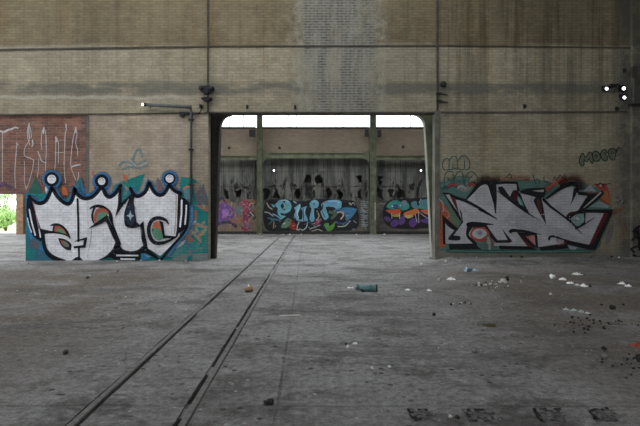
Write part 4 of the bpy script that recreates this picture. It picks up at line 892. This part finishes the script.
# ------------------------------------------------------------------ litter on the floor
def fz_(x, y): return floor_h(x, y)
def rock(rad, seed, flat=.6, rough=.35, sub=2):
    import bmesh
    b = bmesh.new(); bmesh.ops.create_icosphere(b, subdivisions=sub, radius=1)
    for v in b.verts:
        n = mnoise.noise(v.co*1.3+Vector((seed*7.1, seed, 0)))*rough*2+mnoise.noise(v.co*3.1+Vector((seed, 3, seed)))*rough
        v.co = v.co*(1+n); v.co.x *= rad; v.co.y *= rad*.8; v.co.z *= rad*flat
    zb = min(v.co.z for v in b.verts)
    for v in b.verts: v.co.z -= zb
    me = D.meshes.new('stone'); b.to_mesh(me); b.free(); return me
def put(name, me, mat, px, py, label, cat, group=None, rz=None, sc_=1, sink=.2):
    p = G(px, py); o = D.objects.new(name, me); COL.objects.link(o)
    if mat and not me.materials: me.materials.append(mat)
    o.location = (p.x, p.y, floor_h(p.x, p.y)-sink*.012); o.rotation_euler.z = R.uniform(0, 6.28) if rz is None else rz; o.scale = (sc_,)*3
    return tag(o, label, cat, group)
def crumple(w, d, h, seed, n=9):
    m = MB()
    for i in range(n):
        for j in range(n):
            u, v = i/(n-1)-.5, j/(n-1)-.5
            e = 1-.35*abs(mnoise.noise(Vector((u*3, v*3, seed))))
            fall = max(0, 1-2*max(abs(u), abs(v)))
            z = h*(.15+.9*fall**.5)*(0.15+abs(mnoise.noise(Vector((u*7+seed, v*7, seed*2))))*2.6)
            m.v.append((u*w*e+.1*w*mnoise.noise(Vector((v*4, seed, 0))), v*d*e+.1*d*mnoise.noise(Vector((u*4, 0, seed))), max(z, 0)))
    for i in range(n-1):
        for j in range(n-1): m.f.append((i*n+j, (i+1)*n+j, (i+1)*n+j+1, i*n+j+1)); m.m.append(0)
    k0 = len(m.v); m.v += [(x, y, 0) for x, y, z in m.v[:k0]]
    ed = [i*n for i in range(n)]+[(n-1)*n+j for j in range(1, n)]+[i*n+n-1 for i in range(n-2, -1, -1)]+[j for j in range(n-2, 0, -1)]
    for a, b in zip(ed, ed[1:]+ed[:1]): m.f.append((a, b, b+k0, a+k0)); m.m.append(0)
    me = D.meshes.new('scrap'); me.from_pydata(m.v, [], m.f); me.update(); return me

# crumpled teal canister
p = G(366, 291.5); root = empty('crushed_canister', (p.x, p.y, floor_h(p.x, p.y)), 'crushed blue-green canister with a dark open end lying on the floor', 'canister', rz=-.12)
m = MB(); pts, rad = [], []
for i in range(15):
    t = i/14; pts.append((-.2+.4*t, .015*math.sin(t*9), .066+.006*math.sin(t*13))); rad.append(.055+.014*math.sin(t*21+1)*(1-t)+.008*t if i else .035)
m.tube(pts, rad, 16, cap=False)
m.v = [(x+.006*mnoise.noise(Vector((x*30, y*30, z*30))), y*(1+.25*mnoise.noise(Vector((x*18, 1, z*20)))), max(.002, z*(1+.25*mnoise.noise(Vector((x*16, 5, 2)))))) for x, y, z in m.v]
m.build('body', M['teal'], root, True)
m = MB(); m.tube([(.19,.0,.066),(.196,0,.066),(.215,0,.066),(.217,0,.066),(.19,0,.066)], [.055,.072,.072,.058,.05], 18, axis=(1,0,0)); m.build('open_end', M['black'], root, True)
m = MB(); m.tube([(-.19,.0,.06),(-.21,0,.06)], [.042,.03], 12); m.build('bottom', M['blue'], root, True)
m = MB(); m.tube([(-.1,-.075,.05),(-.07,-.08,.03),(-.05,-.085,.012),(-.03,-.08,.004)], [.012,.02,.02,.01], 8); m.build('torn_flap', M['black'], root, True)
put('paper_scrap', crumple(.13, .07, .03, 3), M['white'], 350.5, 288, 'white crumpled scrap just left of the crushed canister', 'scrap', rz=0)
put('paper_scrap', crumple(.10, .03, .012, 4), M['pale'], 391, 292.6, 'thin pale strip right of the crushed canister', 'scrap', rz=.2)
# brown cup by the rail
p = G(248, 292); root = empty('paper_cup', (p.x, p.y, floor_h(p.x, p.y)), 'crumpled brown paper cup lying beside the right rail', 'cup', rz=.6)
m = MB(); m.tube([(-.07,0,.04),(-.03,.005,.045),(.03,0,.05),(.08,0,.058)], [.03,.042,.048,.06], 14, cap=False); m.v = [(x, y*(1+.3*mnoise.noise(Vector((x*20, 0, z*30)))), max(.003, z*(1+.3*mnoise.noise(Vector((x*25, y*20, 4)))))) for x, y, z in m.v]; m.build('body', M['brown'], root, True)
m = MB(); m.tube([(.08,0,.058),(.086,0,.058)], [.064,.06], 14, cap=False); m.build('rim', M['white'], root, True)
m = MB(); m.tube([(-.068,0,.04),(-.066,0,.04)], [.031,.031], 12); m.build('bottom', M['brown'], root)
put('paper_scrap', crumple(.14, .05, .04, 6), M['white'], 249.5, 286.5, 'small white scrap behind the brown paper cup', 'scrap')
m = MB(); m.box(-.14,.14,-.018,.018,0,.016); m.prism([(.14,0),(.19,.0),(.14,.016)], -.012, .014)
o = m.build('wood_stick', M['pale']); p = G(289, 316.4); o.location = (p.x, p.y, floor_h(p.x, p.y)+.002); o.rotation_euler.z = .12; tag(o, 'short pale stick lying across the thin floor joint', 'stick')

items = [ # name, kind, w(px), px, py, mat, label, category
 ('mortar_lump','r',3.0,126,297.6,'pale','small white lump alone on the left floor','lump'),
 ('coal_lump','r',3.2,87.5,278.6,'darkst','black lump on the left floor below the crowned mural','lump'),
 ('mortar_lump','r',2.6,90,276.5,'pale','pale lump touching the black lump on the left floor','lump'),
 ('stone','r',4.0,118,271.6,'grey','grey stone near the foot of the crowned mural','stone'),
 ('coal_lump','r',8.0,65.5,354,'darkst','flat black lump on the left foreground floor','lump'),
 ('mortar_lump','r',2.2,176,303,'pale','tiny white lump left of the left rail','lump'),
 ('coal_lump','r',12,269,404,'darkst','dark flat clod in the foreground right of the right rail','lump'),
 ('paper_scrap','c',6,429,290.8,'white','white scrap furthest left in the litter right of the canister','scrap'),
 ('paper_scrap','c',6,407.5,290.2,'white','white scrap between the canister and the right-hand litter','scrap'),
 ('paper_scrap','c',9,451,279.8,'white','white paper scrap left of the blue cup','scrap'),
 ('mortar_lump','r',4,439,280.8,'pale','pale lump left of the longer white scrap','lump'),
 ('mortar_lump','r',3.4,445.5,263.4,'pale','pale lump close behind the gateway column foot','lump'),
 ('mortar_lump','r',4.5,421.5,265.6,'pale','pale lump in the gateway mouth beside the green column','lump'),
 ('plastic_scrap','c',8,474.5,270.6,'blue','pale blue flattened plastic trailing from the blue cup','scrap'),
 ('stone','r',4.5,529.5,287.8,'grey','grey stone in the middle of the right-hand litter','stone'),
 ('coal_lump','r',6.5,506.5,280.6,'darkst','black lump atop the rubble right of the blue cup','lump'),
 ('mortar_lump','r',7,503.8,283.4,'pale','white lump against the black one right of the blue cup','lump'),
 ('mortar_lump','r',7,552.5,279,'white','white lump at the left end of the white litter line','lump'),
 ('paper_scrap','c',9,562.5,279.6,'white','largest crumpled white scrap in the white litter line','scrap'),
 ('paper_scrap','c',8,570,283.6,'white','white scrap third from left in the white litter line','scrap'),
 ('paper_scrap','c',6,577,285.4,'pale','pale scrap fourth from left in the white litter line','scrap'),
 ('paper_scrap','c',9,584,286.4,'white','white scrap at the right end of the white litter line','scrap'),
 ('paper_scrap','c',10,577,274.8,'pale','pale flat scrap behind the white litter line','scrap'),
 ('coal_lump','r',4,590,287.4,'darkst','black lump at the right end of the white litter line','lump'),
 ('paper_scrap','c',8,621.5,284,'white','white scrap near the right edge, left of its pair','scrap'),
 ('paper_scrap','c',7,628,286.4,'white','white scrap near the right edge, right of its pair','scrap'),
 ('mortar_lump','r',3.5,550.6,295,'pale','pale lump below the white litter line','lump'),
 ('foam_scrap','c',7,566,309.2,'mint','pale mint foam scrap at the left of its row','scrap'),
 ('foam_scrap','c',7,573.5,310.6,'mint','pale mint foam scrap in the middle of its row','scrap'),
 ('foam_scrap','c',6.5,581,312.2,'mint','pale mint foam scrap toward the right of its row','scrap'),
 ('foam_scrap','c',6,587.5,313.4,'pale','whitish foam scrap at the right end of the mint row','scrap'),
 ('coal_lump','r',7,612,309.6,'darkst','black lump standing right of the mint foam scraps','lump'),
 ('coal_lump','r',3,601.5,305.4,'darkst','small black lump left of the standing black lump','lump'),
 ('coal_lump','r',3,623.5,305.6,'darkst','small black lump right of the standing black lump','lump'),
 ('coal_lump','r',3.6,451,305,'darkst','black lump at the left end of the stone row','lump'),
 ('coal_lump','r',4.5,434,316.4,'darkst','flat black lump on the floor below the stone row','lump'),
 ('stone','r',7,474,352.4,'grey','grey stone alone on the brown right foreground','stone'),
 ('stone','r',6,604.5,358,'grey','grey stone toward the right edge of the foreground','stone'),
 ('stone','r',7,624.5,378,'grey','grey stone near the right edge, above the floor sockets','stone'),
 ('coal_lump','r',10,640,362,'darkst','dark clod cut by the right edge of the photo','lump'),
 ('coal_lump','r',6,604,350,'darkst','dark lump left of the red plastic at the right edge','lump'),
 ('mortar_lump','r',5,450.5,417.5,'pale','white lump between the first two floor sockets','lump'),
 ('coal_lump','r',6,457,418.6,'darkst','dark lump right of the white one between floor sockets','lump'),
 ('paper_scrap','c',6,355,343.5,'white','white scrap in the stained floor below the canister','scrap'),
 ('mortar_lump','r',4,347.5,347.5,'pale','pale lump below the white scrap in the stained floor','lump'),
 ('mortar_lump','r',4,389.5,368,'pale','white lump on the stained floor in front, right one','lump'),
 ('mortar_lump','r',4,372,369,'pale','white lump on the stained floor in front, left one','lump'),
 ('coal_lump','r',4,345.8,345,'darkst','black lump left of the white scrap in the stained floor','lump'),
 ('stone','r',5,282,237.5,'grey','grey stone at the foot of the rear middle wall','stone'),
]
for i, (nm, kd, w, px, py, mt, lab, cat) in enumerate(items):
    y = CH*F/(py-HY); wm = w/F*y
    if kd == 'r': me = rock(wm/2*.85, i+1, .5 if w > 6 and mt == 'darkst' and px < 300 else .75)
    else: me = crumple(wm*.82, wm*.8, min(wm*.26, .042), i+1, 11)
    put(nm, me, M[mt], px, py, lab, cat)
# blue cup lying on its side
p = G(468.5, 271.5); root = empty('plastic_cup', (p.x, p.y, floor_h(p.x, p.y)), 'pale blue plastic cup tipped over in front of the silver mural', 'cup', rz=.4)
m = MB(); m.tube([(.09,0,.04),(.0,0,.05),(-.09,0,.06),(-.095,0,.06),(-.08,0,.058)], [.04,.05,.06,.064,.055], 16, axis=(-1,0,0)); m.build('body', M['blue'], root, True)
m = MB(); m.tube([(-.09,0,.06),(-.1,0,.06)], [.066,.062], 16, cap=False); m.build('rim', M['white'], root, True)
# red plastic at the right edge
put('plastic_scrap', crumple(.17, .1, .05, 41), M['red_p'], 638, 345.5, 'red plastic scrap cut by the right edge of the photo', 'scrap', rz=.3)
# row of little stones, rubble clusters: each stone an object
shapes = [rock(.03, 60+i, .7) for i in range(6)]
mats = ['grey', 'darkst', 'pale']
meshes = {}
for mname in mats:
    for i, me in enumerate(shapes):
        c = me.copy(); c.materials.clear(); c.materials.append(M[mname]); meshes[(mname, i)] = c
def pebbles(cx, cy, rx, ry, n, sizes, mix, label, group):
    for i in range(n):
        px = R.gauss(cx, rx); py = R.gauss(cy, ry)
        if not (0 < px < 640 and 240 < py < 425): continue
        if 205 < px < 445 and py < 262: continue
        y = CH*F/(py-HY); X = (px-320)/F*y; s_ = X-RS*y
        if L0-.03 < s_ < L2+.03 or R0-.03 < s_ < R2+.03: continue
        put('small_stone', meshes[(R.choice(mix), R.randrange(6))], None, px, py, label, 'stone', group, None, R.uniform(*sizes)*.62*y/F/.06, .1)
pebbles(466, 303.5, 7, .9, 13, (1.6, 3.2), ['grey','pale','darkst'], 'small stone in the short row below the rubble on the right floor', 'stones in the short row')
pebbles(488, 286, 10, 2.2, 34, (1.4, 4), ['pale','grey','darkst','pale'], 'small rubble stone in the loose heap right of the blue cup', 'rubble by the blue cup')
pebbles(590, 325, 24, 5, 62, (1.5, 5), ['darkst','darkst','grey'], 'small dark rubble stone scattered below the mint foam scraps', 'dark rubble on the right floor')
pebbles(622, 362, 16, 8, 36, (2, 5), ['darkst','grey'], 'small rubble stone toward the lower right corner', 'rubble near the lower right corner')
pebbles(500, 296, 80, 24, 85, (.9, 2.4), ['pale','grey','grey','darkst'], 'tiny stone strewn thinly over the right half of the floor', 'stones strewn on the right floor')
pebbles(90, 320, 60, 40, 55, (.9, 2.2), ['pale','grey','grey','darkst'], 'tiny stone strewn thinly over the floor left of the rails', 'stones strewn on the left floor')
pebbles(380, 350, 40, 25, 20, (1.0, 2.4), ['pale','grey','darkst'], 'tiny stone on the stained floor right of the thin joint', 'stones on the stained floor')
def rubble_line(Y, x0, x1, n, label, group, sz):
    for i in range(n):
        x = R.uniform(x0, x1); y = Y-abs(R.gauss(0, .18))
        o = D.objects.new('small_stone', meshes[(R.choice(['grey','pale','darkst']), R.randrange(6))]); COL.objects.link(o)
        o.location = (x, y, floor_h(x, y)-.003); o.rotation_euler.z = R.uniform(0, 6.28); o.scale = (R.uniform(*sz),)*3; tag(o, label, 'stone', group)
rubble_line(YB-.75, -6, 4, 30, 'small rubble stone along the foot of the rear wall', 'rubble along the rear wall', (.6, 1.7))
rubble_line(YW-.15, 3.9, 9.5, 20, 'small rubble stone along the foot of the silver mural wall', 'rubble under the silver mural', (.4, 1.4))
rubble_line(YW-.1, -8.8, -3.6, 14, 'small rubble stone along the foot of the crowned mural wall', 'rubble under the crowned mural', (.3, 1.0))
# dry moss clump: a mat of short blades on a low mound
p = G(490, 326); root = empty('moss_clump', (p.x, p.y, floor_h(p.x, p.y)-.004), 'low brownish moss clump on the right floor', 'moss')
put_me = rock(.09, 77, .05, .5, 3); o = link('mound', put_me, M['moss'], root)
m = MB()
for i in range(260):
    a = R.uniform(0, 6.28); r = .24*R.random(); x, y = r*math.cos(a), r*.6*math.sin(a); h = R.uniform(.0, .02); d = R.uniform(0, 6.28)
    m.add([(x, y, .01), (x+.006*math.cos(d), y+.006*math.sin(d), .01), (x+R.uniform(-.01, .01), y+R.uniform(-.01, .01), .02+h)], [(0,1,2)])
o = m.build('blades', M['moss'], root); o['kind'] = 'stuff'

# ------------------------------------------------------------------ shrubs outside
def shrub(name, x, y, w, h, seed, label, n=2600, trunk=True):
    rs = random.Random(seed); root = empty(name, (x, y, 0), label, 'shrub' if h < 5 else 'tree')
    m = MB()
    for i in range(7):
        a = rs.uniform(0, 6.28); q = Vector((math.cos(a)*w*.3, math.sin(a)*w*.3, h*rs.uniform(.6, .9)))
        m.tube([(0,0,-.1), q*.35+Vector((0,0,.2)), q], [.06, .04, .012], 6)
    m.build('stem', M['bark'], root)
    blobs = [(Vector((rs.uniform(-.35,.35)*w, rs.uniform(-.35,.35)*w, rs.uniform(.22,.85)*h)), rs.uniform(.2,.36)*w) for _ in range(12)]
    m = MB()
    for i in range(n):
        c, r = blobs[i % len(blobs)]; d = Vector((rs.gauss(0,1), rs.gauss(0,1), rs.gauss(0,1))).normalized()*r*rs.uniform(.6, 1.05)
        q = c+Vector((d.x, d.y, d.z*h/w*.6)); 
        if q.z < .03: q.z = rs.uniform(.03, .4)
        u = Vector((rs.gauss(0,1), rs.gauss(0,1), rs.gauss(0,1))).normalized(); v = u.cross(Vector((0,.3,1))).normalized(); s_ = rs.uniform(.07, .14)
        m.add([q-u*s_, q+v*s_*.45, q+u*s_, q-v*s_*.45], [(0,1,2,3)])
    m.build('foliage', M['leaf'], root)
shrub('leafy_shrub', -24.6, 38.5, 3.0, 3.4, 1, 'bright green shrub outside, seen through the low opening at left')
shrub('leafy_shrub', -22.0, 35.0, 2.0, 1.3, 2, 'low green shrub outside beside the brick pier at left', 1500)
shrub('leafy_tree', -32.0, 50.0, 7.0, 8.0, 3, 'tall pale green tree outside, furthest back through the left opening', 3800)

# ------------------------------------------------------------------ light, camera
w = D.worlds.new('overcast sky'); bpy.context.scene.world = w; w.use_nodes = True
bg = w.node_tree.nodes['Background']; bg.inputs[0].default_value = (.93, .97, 1.0, 1); bg.inputs[1].default_value = 2.2
cam = D.cameras.new('camera'); co = D.objects.new('camera', cam); COL.objects.link(co)
co.location = (0, 0, CH); co.rotation_euler = (math.pi/2, 0, 0)
cam.sensor_width = 36; cam.lens = 36*F/640; cam.shift_y = -(213-HY)/640; cam.clip_end = 300
s = bpy.context.scene; s.camera = co
s.view_settings.view_transform = 'Standard'; s.view_settings.look = 'None'; s.view_settings.gamma = 1
s.view_settings.use_curve_mapping = False; s.view_settings.exposure = 0.86
